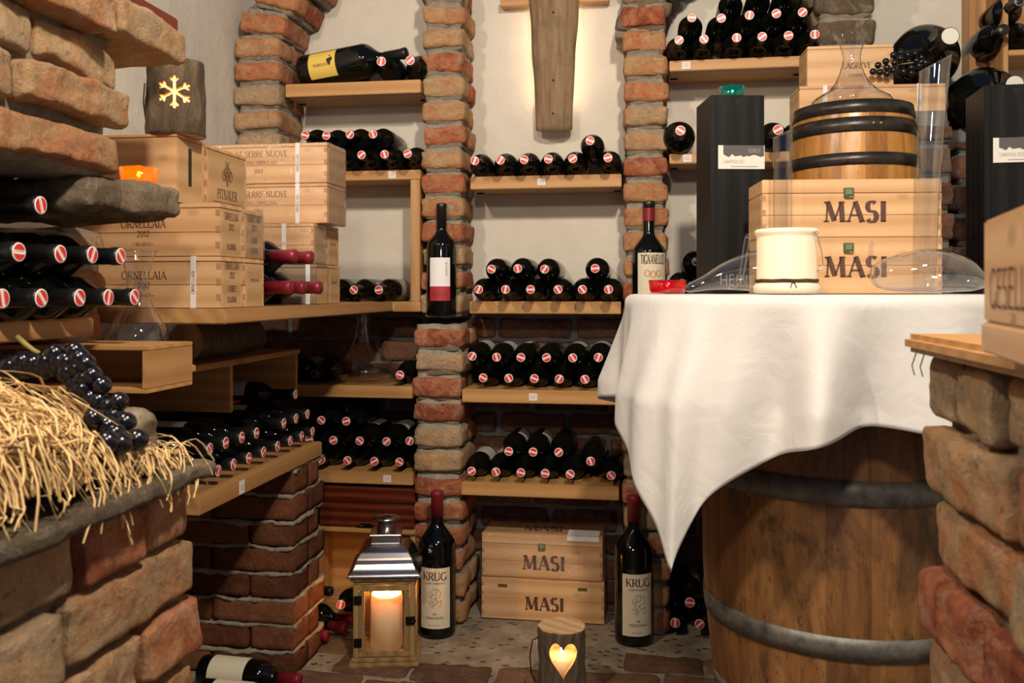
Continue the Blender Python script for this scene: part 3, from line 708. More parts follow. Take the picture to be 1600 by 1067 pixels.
rack('M3', [[755, 795, 835, 874, 914, 952], [738, 776, 814, 854, 895, 935]], 'on the torn-ticket shelf', 'bottles on the torn-ticket shelf')
rack('M4', [[737, 775, 814, 852, 891, 955], [795, 833, 873, 923]], 'just above the lettered crates', 'bottles on the lowest middle shelf')
rack('L2', [[492, 530, 565, 601, 637], [477, 510, 547, 583]], 'beside the wrapped crates', 'bottles beside the wrapped crates')
rack('L3', [[516, 553, 592]], 'under the bare plaster of the left bay', 'bottles under the bare plaster of the left bay')
rack('L4', [[433, 455, 493, 625]], 'on the wide decanter\'s shelf', 'bottles beside the wide decanter', kinds=lambda k, i: 'seal' if i != 2 else 'plain') if False else None
for i, (px, kd) in enumerate([(455, 'seal'), (491, 'plain'), (625, 'seal')]):
    bottle(kd, W(A(px, -.30), -.0, ZT['L4']+BR), -V, ['dark bottle lying left of the wide decanter, seal showing', 'dark bottle lying half behind the wide decanter, no seal', 'dark bottle lying right of the wide decanter against the pillar'][i], 'bottles beside the wide decanter')
rack('L5', [[462, 502, 543, 585, 624], [483, 521, 562, 604, 640], [502, 541]], 'above the mahogany box', 'bottles above the mahogany box')
rack('R1', [[1061, 1100, 1151, 1191, 1232, 1273], [1081, 1127, 1171, 1213, 1254], [1146, 1190, 1233]], 'on the right bay pyramid', 'pyramid of bottles on the right bay top shelf')
# large bottles on the second right shelf
for i, (px, r_) in enumerate([(1063, .054), (1215, .048), (1252, .046)]):
    bottle('sealbig', W(A(px, -.33), .0, ZT['R2']+r_), -V, ['large dark bottle lying left of the tall black box', 'dark magnum lying between black box and small barrel', 'dark magnum lying half behind the small barrel'][i], 'magnums behind the black box', r=r_, Lt=.34)
for i, (px, z) in enumerate([(1066, BR), (1098, BR), (1088, BR*2.75)]):
    bottle('plain', W(A(px, -.30), .0, ZT['R3']+z), -V, ['dark bottle with grey cap lying above the red candle', 'dark bottle lying behind the black box foot', 'dark bottle on top of two beside the black box'][i], 'bottles beside the black box foot')
# bottles on the floor behind the big barrel
for i, (px, py, k) in enumerate([(1055, 968, 0), (1093, 972, 0), (1078, 938, 1)]):
    r_ = .045; a = A(px, -.28)
    bottle('seal', W(a, -.28+.3, (r_+.002) if not k else r_*2.6), -V, ['dark bottle on floor nearest the right brick pillar', 'dark bottle on floor next to the big barrel', 'dark bottle atop two others left of the big barrel'][i], 'bottles on the floor left of the big barrel', r=r_)
# top of the left bay: big bottle with yellow label lying sideways, two more and a neck
def wrap_label(parent, r, z0, z1, half, m, ang=-PI/2, name='label', n=20, lbl=None):
    mb = MB(); mb.lathe([(r, z0), (r, z1)], n, a0=ang-half, a1=ang+half); o = mb.build(name, m, parent)
    if lbl: o['label'] = lbl
    return o
zb = ZT['L1']; rB = .062
pb = W(A(468, -.17), -.13, zb+rB); pe = W(A(585, -.17), -.175, zb+rB+.028)
d = (pe-pb).normalized()
t = bottle('blk', pb-d*0.0, d, 'large dark bottle with yellow label lying on its side', r=rB, Lt=.42, twist=0, skip=('label',))
Mi = t.rotation_quaternion.inverted() @ Vector((0, -1, .05)); ang = math.atan2(Mi.y, Mi.x)
wrap_label(t, rB+.001, .055, .165, .85, PAPERY, ang, lbl='yellow paper label')
mb = MB(); cm = cyl_map(rB+.0016, ang)
fm = lambda x, y: cm(y-.0, .11-x)      # text reads along the bottle
text(mb, 'RUSTENBERG', lambda x, y: cm(-x, .118+y) if False else cm(y, .110-x), .010, 0, .0, True, .16, .09)
lines(mb, lambda x, y: cm(x, y), -.035, .035, (.07, .082, .094), .0015)
mb.build('lettering', INKB, t)
mb = MB(); mb.add([cm(-.03, .142), cm(-.012, .156), cm(.002, .146), cm(.026, .152), (cm(.006, .136)), cm(-.010, .130)], [(0, 1, 2, 3, 4, 5)]); mb.build('bird_print', INK, t)
rack('L1', [[596, 641]], 'beside the yellow-labelled bottle', 'bottles beside the yellow-labelled bottle', r=.047, Lt=.31)
pb = W(A(540, -.06), -.055, zb+.047); pe = W(A(622, -.06), -.06, zb+.047+.06)
bottle('blk', pb-(pe-pb).normalized()*.12, (pe-pb).normalized(), 'dark bottle leaning behind the others, only its neck showing', r=.040, Lt=.30, twist=PI, skip=('label',))

# --- upright labelled bottles
def line_figure(mb, cm, cx, cy, s, m=0):
    def st(pts, w=.02):
        pts = [(cx+x*s, cy+y*s) for x, y in pts]
        for i in range(len(pts)-1):
            (x0, y0), (x1, y1) = pts[i], pts[i+1]; l = math.hypot(x1-x0, y1-y0) or 1; nx, ny = -(y1-y0)/l*w*s/2, (x1-x0)/l*w*s/2
            mb.add([cm(x0-nx, y0-ny), cm(x1-nx, y1-ny), cm(x1+nx, y1+ny), cm(x0+nx, y0+ny)], [(0, 1, 2, 3)], m)
    st(arc(-.02, .36, .14, .16, 0, 360, 16)); st(arc(.12, .26, .2, .24, 100, -60, 10)); st([(-.1, .22), (-.28, .05), (-.34, .25), (-.26, .32)])
    st([(-.12, .2), (-.2, -.05), (-.06, -.22), (-.3, -.2), (-.36, -.12)]); st([(.1, .1), (.04, -.1), (.2, -.16), (.38, -.1), (.3, -.42), (.24, -.44)])
    st([(-.06, -.22), (-.1, -.42), (.05, -.3), (.2, -.16)]); st([(-.3, -.2), (-.14, -.44), (-.04, -.5)]); st(arc(.02, .05, .08, .1, 180, 360, 8))
def krug(px, py, Y, label, rz):
    r = .0625; Lt = .475; base = P(px, py, Y); base.z = 0
    t = thing('large_wine_bottle', label, 'bottle', base, rz, 'double magnums standing on the floor')
    mb = MB(); nk = .019; mb.lathe(prof_bottle(r, Lt, nk, .63, .80), 48); mb.build('glass_body', GLASSD, t)
    cap_mesh(nk+.002, Lt*.83, Lt+.002, 0).build('capsule', CAPR, t)['label'] = 'burgundy capsule'
    lo = wrap_label(t, r+.0008, .035, .235, .86, PAPER, lbl='cream paper label')
    mb = MB(); cm = cyl_map(r+.0014)
    text(mb, 'KRUG', cm, .026, 0, .195, True, .17, .07); text(mb, 'GUMPOLDSKIRCHEN', cm, .006, 0, .182, True, .14, .08)
    line_figure(mb, cm, 0, .135, .062)
    text(mb, 'DIE', cm, .007, 0, .080); text(mb, 'VERSUCHUNG', cm, .008, 0, .067); lines(mb, cm, -.03, .03, (.056,), .0007); text(mb, 'RESERVE', cm, .005, 0, .044, track=.5)
    mb.build('lettering', INKB, lo)
krug(683, 997, 3.02, 'large dark bottle standing right behind the lantern, cream label', -.05)
krug(990, 1012, 2.955, 'large dark bottle standing right of the lettered floor crates', .12)
# magnum on the pillar ledge
p = P(690, 495, 3.16); p.z = 1.062; t = thing('magnum_bottle', 'dark magnum with white and red label on brick pillar ledge', 'bottle', p, -.06)
mb = MB(); mb.lathe(prof_bottle(.0525, .395, .0165, .63, .78), 44); mb.build('glass_body', GLASSD, t)
cap_mesh(.0178, .31, .397, 0).build('capsule', CAPB, t)
lo = wrap_label(t, .0533, .105, .205, .72, PAPERW, lbl='white label'); wrap_label(t, .0533, .055, .105, .72, RED_P, name='label_strip', lbl='red lower label strip')
mb = MB(); cm = cyl_map(.0539); text(mb, 'BLAUFRANK', lambda x, y: cm(.028-y, .165-x), .007, 0, 0, False); text(mb, 'HANNI', cm, .016, 0, .07, True, .08, .05); mb.build('lettering', INKB, lo)
# bottle at the table's left end, on the right pillar ledge
p = P(1014, 457, 2.86); p.z = 1.022
p = W(A(1014, -.26), -.225, 1.024)
t = thing('large_wine_bottle', 'large dark bottle with cream label standing behind red candle', 'bottle', p, .1)
mb = MB(); r = .057; mb.lathe(prof_bottle(r, .43, .0185, .60, .76), 44); mb.build('glass_body', GLASSD, t)
cap_mesh(.0200, .365, .432, 0).build('capsule', CAPB, t); mb = MB(); mb.lathe([(.0205, .365), (.0205, .408)], 24); mb.build('capsule_band', CAPR, t)['label'] = 'burgundy band'
lo = wrap_label(t, r+.0008, .06, .255, .95, PAPER, lbl='cream label')
mb = MB(); cm = cyl_map(r+.0014); text(mb, 'TIGNANELLO', cm, .030, 0, .218, True, .24, .10, narrow=.40); lines(mb, cm, -.04, .04, (.15, .142, .134, .126, .118), .0018)
mb.build('lettering', INKB, lo)
mb = MB(); fm = lambda x, y: cm(x, .185+y)
for k in range(3): text(mb, 'O', fm, .022, -.02+.02*k, -.01-.004*(k % 2), True, .2, .1)
mb.build('emblem', flat('emblem_orange', (.55, .25, .12), .6), lo)

# ------------------------------------------------------------------ crates
def crate(label, loc, w, d, h, rz=-TH, lid=.012, name='wooden_crate', m=CRATE, me=CRATE_Y, texts=(), ends=(), latch=(), fingers=True, group=None, straps=(), film=False, plank=True, ticks=(), knots=()):
    """origin: base centre of the front face; w along x, d into +y"""
    t = thing(name, label, 'crate', loc, rz, group); w2 = w/2; zl = h-lid
    mb = MB(); g = .0012
    ph = zl/2 if plank and zl > .09 else zl
    z = 0
    while z < zl-.01:
        mb.bevbox(-w2, w2, 0, .010, z, z+ph-g*.4, .0012); mb.bevbox(-w2, w2, d-.010, d, z, z+ph-g*.4, .0012); z += ph
    mb.box(-w2+.01, w2-.01, .01, d-.01, .004, zl-.004)
    mb.build('body', m, t)
    for s_ in (-1, 1):
        mb = MB(); mb.bevbox(s_*w2-(.010 if s_ > 0 else 0)+(s_*.0004), s_*w2+(.010 if s_ < 0 else 0)+(s_*.0004), .0101, d-.0101, 0, zl-g*.5, .001)
        mb.build('end_panel', me, t)
    mb = MB(); mb.bevbox(-w2, w2, 0, d, zl+g*.5, h, .0014); mb.build('lid', m, t)
    if fingers:
        mb = MB(); n = int(zl/.016)
        for s_ in (-1, 1):
            for i in range(n):
                if i % 2: mb.box(s_*w2-(.009 if s_ > 0 else -.0002)+(-.0002 if s_ > 0 else 0), s_*w2+(.009 if s_ < 0 else 0)+(.0006 if s_ > 0 else -.0006), -.0004, .001, i*zl/n, (i+.8)*zl/n)
        mb.build('finger_joint', ENDGRAIN, t)
    if texts or knots:
        mb = MB(); fm = plane_map((0, -.0007, 0), (1, 0, 0), (0, 0, 1))
        for (s, hh, cx, cy, k) in texts:
            k = dict(k); k.pop('m', None); text(mb, s, fm, hh, cx, cy, **k)
        ink = texts[0][4].get('m', INKB) if texts else INKB
        mb.build('lettering', ink, t)
    if ends:
        mb = MB(); fm = plane_map((w2+.0011, 0, 0), (0, 1, 0), (0, 0, 1))
        for (s, hh, cx, cy, k) in ends: text(mb, s, fm, hh, cx, cy, **k)
        mb.build('end_lettering', INKB, t)
    for (x, z) in latch:
        mb = MB(); mb.bevbox(x-.0125, x+.0125, -.0025, 0, z-.013, z+.011, .002); mb.bevbox(x-.008, x+.008, -.0045, -.0025, z-.006, z+.008, .001, m=1); mb.tube([(x-.011, -.004, z-.012), (x+.011, -.004, z-.012)], .002, 6)
        mb.build('latch', [BRASS, LATCHG], t)['label'] = 'green-gold metal latch'
    for (x, mm, s) in straps:
        mb = MB(); mb.box(x-.0065, x+.0065, -.0012, -.0004, 0, h); mb.box(x-.0065, x+.0065, -.001, d, h, h+.001)
        so = mb.build('strap', mm, t); so['label'] = 'printed packing strap'
        mb = MB(); text(mb, s, plane_map((x, -.0016, h*.5), (0, 0, 1), (-1, 0, 0)), .008, 0, -.004, True, .16, .09); mb.build('strap_print', INKL if mm is not BLUE else PAPERW, so)
    if film:
        mb = MB(); e = .0016; mb.rock((0, d/2, h/2), (w+.006, d+.006, h+.004), (30, 10, 12), .004, .0012, freq=40); mb.build('shrink_film', FILM, t)['label'] = 'clear crinkled shrink film'
    return t
# two crates on the floor of the middle bay
aC = A(847.5, -.20); cw = A(943, -.2)-A(752, -.2)
big = dict(m=INKB, T=.25, t=.09, track=.10)
t = crate('lower lettered pine crate on the floor between the pillars', W(aC, -.205, 0), cw, .17, .147, lid=.0, name='wine_crate', texts=[('MASI', .046, .01, .036, big)], group='lettered crates on the floor')
for x in (-.14, .14): mb = MB(); mb.box(x-.016, x+.016, -.002, 0, .112, .122); mb.build('hinge', BRASS, t)
t = crate('upper lettered pine crate on the floor, wrapped in film', W(aC-.002, -.206, .1475), cw*.985, .17, .152, lid=.035, name='wine_crate', texts=[('MASI', .050, .01, .030, big)], latch=[(.0, .112)], film=True, group='lettered crates on the floor')
mb = MB(); text(mb, 'MASI', plane_map((0, .05, .1565), (1, 0, 0), (0, 1, 0)), .05, .0, 0, T=.2, t=.07); mb.build('top_lettering', INKB, t)
mb = MB(); mb.box(.09, .20, -.0042, -.0035, .136, .1565); mb.box(.09, .20, -.0042, .07, .1535, .1565); mb.build('paper_slip', TICKET, t)['label'] = 'white paper slip'
# mahogany box and open crate below the left bay
bx = -.30; a0, a1 = A(494, bx), A(645, bx)
zc = Zr(940, (a0+a1)/2, bx-.05)
zo = .0; ho = Zr(826, (a0+a1)/2, bx)
t = thing('open_crate', 'open pine crate lying on its side under the mahogany box', 'crate', W((a0+a1)/2-.012, bx, 0), -TH)
w2 = (a1-a0)/2+.02
mb = MB(); mb.bevbox(-w2, w2, 0, .26, ho-.014, ho, .001); mb.build('top_panel', PINE, t)
mb = MB(); mb.bevbox(-w2, w2, 0, .26, 0, .014, .001); mb.build('bottom_panel', PINE, t)
for s_ in (-1, 1): mb = MB(); mb.bevbox(s_*(w2-.008)-.008, s_*(w2-.008)+.008, 0.001, .26, .0145, ho-.0145, .001); mb.build('side_panel', PINE_Z, t)
mb = MB(); mb.bevbox(-w2+.017, w2-.017, .2, .212, .0145, ho-.0145, .001); mb.build('back_panel', PINE, t)
mb = MB(); mb.bevbox(-w2+.1, w2-.017, .02, .03, .0145, .05, .001) if False else None
t = thing('mahogany_box', 'dark red-brown polished wooden box on the open crate', 'box', W((a0+a1)/2+.004, bx+.01, ho), -TH)
hb = ZT['L5']-.042-ho-.012; w2 = (a1-a0)/2-.004
mb = MB(); mb.bevbox(-w2, w2, 0, .25, 0, hb*.62, .003); mb.build('box_body', DARKRED, t)
mb = MB(); mb.bevbox(-w2-.002, w2+.002, -.002, .252, hb*.62+.001, hb, .004); mb.build('box_lid', DARKRED, t)
mb = MB(); mb.bevbox(-.02, .02, -.006, 0, .004, .016, .001); mb.tube([(-.03, -.01, .01), (.03, -.01, .01)], .003, 8); mb.build('clasp', BLACKM, t)

# ------------------------------------------------------------------ candles, glass
def flame(parent, loc, s=1.0, power=.0, name='flame'):
    mb = MB(); mb.ball((0, 0, 0), .0035*s, 8, sc=(1, 1, 2.2), rf=lambda d: 1-.35*max(0, d.z)); o = mb.build(name, FLAME, parent); o.location = loc
    if power: point('candle_light', Vector(loc)+Vector((0, 0, .012)), power, (1, .55, .22), .006, parent)
def votive(label, loc, r, h, g, wax_h=.4, power=.25):
    t = thing('votive_candle', label, 'candle', loc)
    mb = MB(); mb.lathe([(0, .001), (r*.86, .001), (r*.9, .004), (r, h), (r*.93, h), (r*.83, .007), (0, .007)], 36); mb.build('glass_cup', g, t)
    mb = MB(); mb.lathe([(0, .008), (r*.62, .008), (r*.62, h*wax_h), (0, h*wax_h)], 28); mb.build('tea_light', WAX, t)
    flame(t, (0, 0, h*wax_h+.010), 1.0, power); return t

# ------------------------------------------------------------------ floor items
def lantern():
    px, py, Y = 604, 1030, 2.84
    b = P(px, py, Y); b.z = 0.0; t = thing('lantern', 'wooden lantern with polished steel roof and lit white candle', 'lantern', b, .06)
    hw = .094
    mb = MB(); mb.bevbox(-hw-.012, hw+.012, -hw-.012, hw+.012, 0, .014, .003); mb.bevbox(-hw-.004, hw+.004, -hw-.004, hw+.004, .014, .028, .003); mb.build('base', LANTERN_W, t)
    mb = MB(); mb.bevbox(-hw-.008, hw+.008, -hw-.008, hw+.008, .262, .274, .003); mb.bevbox(-hw, hw, -hw, hw, .25, .262, .002)
    mb.build('top_frame', LANTERN_W, t)
    for sx in (-1, 1):
        for sy in (-1, 1): mb = MB(); mb.bevbox(sx*(hw-.008)-.008, sx*(hw-.008)+.008, sy*(hw-.008)-.008, sy*(hw-.008)+.008, .028, .25, .002); mb.build('post', LANTERN_W, t)
    def fr(M, name):
        mb = MB(); e = .017; x = hw-.017
        mb.bevbox(-x, x, -.006, .006, .030, .030+e, .001, M=M); mb.bevbox(-x, x, -.006, .006, .248-e, .248, .001, M=M)
        for s_ in (-1, 1): mb.bevbox(s_*(x-e/2)-e/2, s_*(x-e/2)+e/2, -.006, .006, .048, .230, .001, M=M)
        o = mb.build(name, LANTERN_W, t); mb = MB(); mb.box(-x+e, x-e, -.0008, .0008, .048, .230, M=M); mb.build('glass_pane', GLASS2, o); return o
    door = fr(Matrix.Translation((0, -hw+.006, 0)), 'door')
    for k in (1, 2, 3): fr(Matrix.Rotation(k*PI/2, 4, 'Z') @ Matrix.Translation((0, -hw+.006, 0)), 'side_frame')
    for z in (.075, .205): mb = MB(); mb.bevbox(-hw+.002, -hw+.026, -hw-.005, -hw, z-.013, z+.013, .001); mb.build('hinge', BLACKM, door)
    mb = MB(); mb.bevbox(hw-.028, hw-.002, -hw-.006, -hw, .128, .152, .001); mb.tube([(hw-.014, -hw-.012, .14), (hw+.004, -hw-.012, .142)], .004, 8); mb.ball((hw-.004, -hw-.014, .152), .006, 6); mb.build('latch', BLACKM, door)
    # flared roof: square section lofted
    prof = [(.112, .276), (.110, .284), (.098, .296), (.090, .312), (.086, .326), (.074, .344), (.056, .356), (.046, .362), (.044, .384), (.050, .386), (.050, .392), (.0, .392)]
    mb = MB(); mb.lathe([(r*1.414, z) for r, z in prof], 4, smooth=False, M=Matrix.Rotation(PI/4, 4, 'Z')); o = mb.build('roof', CHROME, t)
    bv = o.modifiers.new('bev', 'BEVEL'); bv.width = .003; bv.segments = 2; bv.angle_limit = .3
    mb = MB(); mb.lathe([(.030, .39), (.030, .428), (.044, .430), (.046, .434), (.030, .440), (0, .441)], 28); mb.build('chimney', CHROME, t)
    mb = MB(); mb.tube([(.05, 0, .37)]+[(.055+.030*math.cos(a_)+.03, .0, .345+.030*math.sin(a_)) for a_ in [PI/2-i*PI*.9/8 for i in range(9)]], .0035, 8); mb.build('ring_handle', BLACKM, t)
    c = thing('pillar_candle', 'lit thick white candle inside the lantern', 'candle', b+Vector((0, 0, .028)))
    mb = MB(); rf = lambda a_, z: 1.0; r = .050
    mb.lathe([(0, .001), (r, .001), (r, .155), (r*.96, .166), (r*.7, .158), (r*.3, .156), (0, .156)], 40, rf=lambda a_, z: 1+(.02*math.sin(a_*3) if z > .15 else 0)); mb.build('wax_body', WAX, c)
    mb = MB(); mb.tube([(0, 0, .155), (.001, 0, .168)], .0012, 6); mb.build('wick', BLACKM, c); flame(c, (0, 0, .175), 1.6)
    point('candle_light', b+Vector((0, -.0, .228)), 2.2, (1, .50, .17), .008)
lantern()

def heart_pts(s):
    out = []
    for i in range(40):
        a_ = 2*PI*i/40; x = 16*math.sin(a_)**3; z = 13*math.cos(a_)-5*math.cos(2*a_)-2*math.cos(3*a_)-math.cos(4*a_); out.append((x*s/17, z*s/15))
    return out
def fixn(o):
    bm = bmesh.new(); bm.from_mesh(o.data); bmesh.ops.remove_doubles(bm, verts=bm.verts, dist=1e-5); bmesh.ops.triangulate(bm, faces=bm.faces[:]); bmesh.ops.recalc_face_normals(bm, faces=bm.faces[:]); bm.to_mesh(o.data); bm.free()
def apply_cut(o, cut):
    md = o.modifiers.new('c', 'BOOLEAN'); md.operation = 'DIFFERENCE'; md.object = cut; md.solver = 'EXACT'
    bpy.context.view_layer.update(); dg = bpy.context.evaluated_depsgraph_get()
    me = bpy.data.meshes.new_from_object(o.evaluated_get(dg)); o.modifiers.clear(); o.data = me; bpy.data.objects.remove(cut)
def prism_y(mb, pts, y0, y1):
    n = len(pts); vs = [(x, y0, z) for x, z in pts]+[(x, y1, z) for x, z in pts]
    fs = [tuple(range(n)), tuple(reversed(range(n, 2*n)))]+[(i, i+n, (i+1) % n+n, (i+1) % n) for i in range(n)]; mb.add(vs, fs)
def log_body(r, h, bore, seed, mats, parent, name='log_shell'):
    mb = MB(); rf = lambda a_, z: 1+.08*noise.noise(Vector((math.cos(a_)*2.5, math.sin(a_)*2.5, z*14+seed)))+.045*noise.noise(Vector((math.cos(a_)*9, math.sin(a_)*9, z*30+seed)))
    n = 96; K = 28; zs_ = [h*i/K for i in range(K+1)]; mb.lathe([(r, z) for z in zs_], n, 0, rf=rf)
    top = [Vector((r*rf(2*PI*i/n, h)*math.cos(2*PI*i/n), r*rf(2*PI*i/n, h)*math.sin(2*PI*i/n), h)) for i in range(n)]
    bot = [Vector((r*rf(2*PI*i/n, 0)*math.cos(2*PI*i/n), r*rf(2*PI*i/n, 0)*math.sin(2*PI*i/n), 0)) for i in range(n)]
    mb.add(top, [tuple(range(n))], 1); mb.add(bot, [tuple(reversed(range(n)))], 1)
    ob = mb.build(name, mats, parent); bm = bmesh.new(); bm.from_mesh(ob.data); bmesh.ops.remove_doubles(bm, verts=bm.verts, dist=1e-5); bmesh.ops.recalc_face_normals(bm, faces=bm.faces); bm.to_mesh(ob.data); bm.free()
    mb = MB(); m = 40; rg = lambda z: [Vector((bore*math.cos(2*PI*i/m), bore*math.sin(2*PI*i/m), z)) for i in range(m)]
    mb.add(rg(.02)+rg(h-.02), [tuple(reversed(range(m))), tuple(range(m, 2*m))]+[(i, (i+1) % m, (i+1) % m+m, i+m) for i in range(m)])
    bpy.context.view_layer.update(); cut = mb.build('cut', CUT); cut.matrix_world = parent.matrix_world.copy(); fixn(cut); apply_cut(ob, cut); return ob
b = P(878, 1090, 2.56); b.z = 0
t = thing('log_candle_holder', 'bark log lantern with heart-shaped cutout and lit candle', 'candle holder', b, .0)
lg = log_body(.067, .196, .048, 2.0, [BARK, CUT], t)
mb = MB(); prism_y(mb, [(x, .126+z*1.28) for x, z in heart_pts(.041)], -.12, -.03); cut = mb.build('cut', CUT, t); cut.parent = None; cut.location = b; fixn(cut); apply_cut(lg, cut)
mb = MB(); mb.lathe([(0, .022), (.040, .022), (.042, .03), (.042, .15), (.036, .165), (.036, .174), (.034, .174), (.034, .165), (.040, .15), (.040, .03), (0, .028)], 32); mb.build('glass_jar', GLASS, t)
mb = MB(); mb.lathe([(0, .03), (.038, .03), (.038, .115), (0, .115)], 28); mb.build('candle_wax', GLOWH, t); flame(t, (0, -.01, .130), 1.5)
point('candle_light', b+Vector((0, -.012, .150)), .45, (1, .55, .22), .008)
mb = MB(); mb.tube([(-.066, -.02, .17), (-.085, -.03, .165), (-.092, -.03, .12), (-.088, -.03, .07), (-.068, -.03, .035)], .0018, 6); mb.build('wire_handle', BLACKM, t)

# necks of bottles lying on the floor under the left bay
fl = [(486, 975, 2.98, 'red'), (498, 995, 2.88, 'red'), (478, 1003, 2.80, 'red')]
for i, (px, py, Y, kd) in enumerate([(552, 970, 3.02, 'red'), (540, 990, 2.95, 'red'), (512, 1004, 2.88, 'red'), (518, 960, 3.09, 'plain')]):
    z = BR+.002 if i != 0 else BR+.002; cp = P(px, py, Y); d = Vector((.93, -.30, 0)).normalized()
    cp.z = BR+.002 if i < 3 else BR*2.8
    bottle(kd, cp-d*.30, d, ['dark bottle on floor, its neck pointing at the lantern, farthest', 'dark bottle on floor with burgundy cap, middle of three', 'dark bottle on floor nearest the red brick pier corner', 'dark bottle lying atop the floor bottles by the crate'][i], 'bottles on the floor behind the red brick pier')
cp = W(A(533, -.42), -.40, .12)
bottle('seal', W(A(560, -.25), -.21, .062), (W(A(533, -.50), -.50, .125)-W(A(560, -.25), -.21, .062)).normalized(), 'dark bottle leaning out of the open crate, seal facing forward', r=.038)
bottle('blk', W(A(625, -.25), -.22, .062), Vector((-.1, -.6, .75)).normalized(), 'dark bottle leaning in the open crate behind lantern', r=.038, Lt=.29, skip=('label',))
# bottles lying in the lower left foreground
for i, (px, py, Y) in enumerate([(478, 1048, 2.36), (430, 1062, 2.22), (468, 1038, 2.52)]):
    cp = P(px, py, Y); d = Vector((.96, -.26, .02)).normalized()
    bb = cp-d*.31; bb.z = .05 if i != 1 else .05
    tt = bottle('red', bb, d, ['dark bottle with cream label, lowest left, burgundy neck foremost', 'dark bottle with cream label at bottom left picture edge', 'dark bottle with cream label lying against the red brick pier'][i], 'cream-labelled bottles at lower left', r=.045, Lt=.31, twist=0)
    mi = tt.rotation_quaternion.inverted() @ Vector((0, -.5, 1)); tt.rotation_quaternion = tt.rotation_quaternion @ Quaternion((0, 0, 1), math.atan2(mi.y, mi.x))
# raised platform below them? they lie on the floor

# ------------------------------------------------------------------ left wall: lower shelf and its bottles
def left_board(name, label, a_front, b_near, b_far, zt, th, depth, m=PINE_Y, ticks=()):
    t = thing(name, label, 'shelf', W(a_front, (b_near+b_far)/2, zt-th), -TH); h2 = (b_far-b_near)/2
    mb = MB(); mb.bevbox(-depth, 0, -h2, h2, 0, th, .003); mb.build('board', m, t)
    for b_ in ticks:
        mb = MB(); q = b_-(b_near+b_far)/2; mb.box(0, .0012, q-.014, q+.014, th*.1, th*.85); o = mb.build('price_ticket', TICKET, t); o['label'] = 'small white price ticket'
        mb = MB(); lines(mb, plane_map((.0018, q, th*.4), (0, 1, 0), (0, 0, 1)), -.009, .009, (.004, -.003)); mb.build('print', INKG, o)
    return t
zS = .668
left_board('wooden_shelf', 'thick pine shelf on the red brick pier carrying seal-capped bottles', -.53, -1.35, -.56, zS, .045, .42, ticks=(-1.13,))
def left_rack(caps, z0, a_cap, Lt, names, group, r=BR, tilt=0.0, kind='seal'):
    done = []
    for (px, k, lab) in caps:
        # find point on line a=a_cap at pixel px
        t_ = (px-800)/F; # a cos + b sin = t (W0 - a sin + b cos)
        b_ = (t_*(W0-a_cap*ST)-a_cap*CT)/(ST-t_*CT)
        z = z0+r+.0005
        same = [q for q in done if q[2] == k]
        if same and b_ < same[-1][0]+2*r+.0005: b_ = same[-1][0]+2*r+.0005
        for (pb, pz, pk) in done:
            dx = abs(pb-b_)
            if pk < k and dx < 2*r: z = max(z, pz+math.sqrt(4*r*r-dx*dx)+.0005)
        if k > 1: z = max(z, z0+r+k*r*1.76)
        done.append((b_, z, k)); bottle(kind, W(a_cap-Lt, b_, z), U, lab, group, r=r, Lt=Lt)
g_ = 'bottles on the pine shelf over the red brick pier'
caps = [(px, 0, f'dark bottle, {ORD[i]} from the near end of the bottom row on the pier shelf') for i, px in enumerate([340, 364, 388, 411, 433, 453, 471, 488])]
caps += [(px, 1, f'dark bottle, {ORD[i]} from the near end of the second row on the pier shelf') for i, px in enumerate([327, 352, 377, 400])]
caps += [(px, 1, f'dark bottle, {ORD[i]} beyond the gap in the second row on the pier shelf') for i, px in enumerate([443, 462, 480])]
left_rack(caps, zS, -.545, .30, None, g_, r=.037)
left_rack([(461, 2, 'dark bottle topmost on the pier shelf, right of the wooden divider')], zS-.004, -.575, .30, None, g_, r=.037)
mb = MB(); mb.bevbox(0, .1, 0, .14, 0, .006, .002); o = tag(mb.build('red_tray', REDTRAY), 'flat red plastic sleeve on bottles beside the wooden divider', 'sleeve')
o.location = W(-.84, -.83, zS+.036+.037*1.76+.038); o.rotation_euler = (0, 0, -TH)
# divider rack
zR = .962
t = thing('rack_shelf', 'pine rack top board with two dividers below the log', 'shelf', W(-.62, 0, zR), -TH)
mb = MB(); mb.bevbox(-.34, 0, -1.52, -.52, -.016, 0, .002); mb.build('top_board', PINE_Y, t)
for b_ in (-1.00, -.545): mb = MB(); mb.bevbox(-.34, -.002, b_-.009, b_+.009, zS-zR+.15, -.0165, .002); mb.build('divider', PINE, t)
mb = MB(); mb.bevbox(-.34, -.33, -1.5, -.53, zS-zR+.02, -.0165, .001) if False else None
# log on it
t = thing('split_log', 'dark bark log with pale cut end on the rack board', 'log', W(-.69, -1.12, zR+.055), -TH)
mb = MB(); rf = lambda a_, z: 1+.12*noise.noise(Vector((math.cos(a_)*2, math.sin(a_)*2, z*6)))
M = Matrix.Rotation(PI/2, 4, 'X').inverted()
mb.lathe([(.050, z) for z in [i*.38/16 for i in range(17)]], 36, 0, rf=rf, M=M); mb.build('bark', BARK, t)
mb = MB(); n = 36; mb.add([M @ Vector((.050*rf(2*PI*i/n, 0)*math.cos(2*PI*i/n), .050*rf(2*PI*i/n, 0)*math.sin(2*PI*i/n), -.001)) for i in range(n)], [tuple(range(n))]); mb.build('cut_end', CUT, t)['label'] = 'pale cut end'

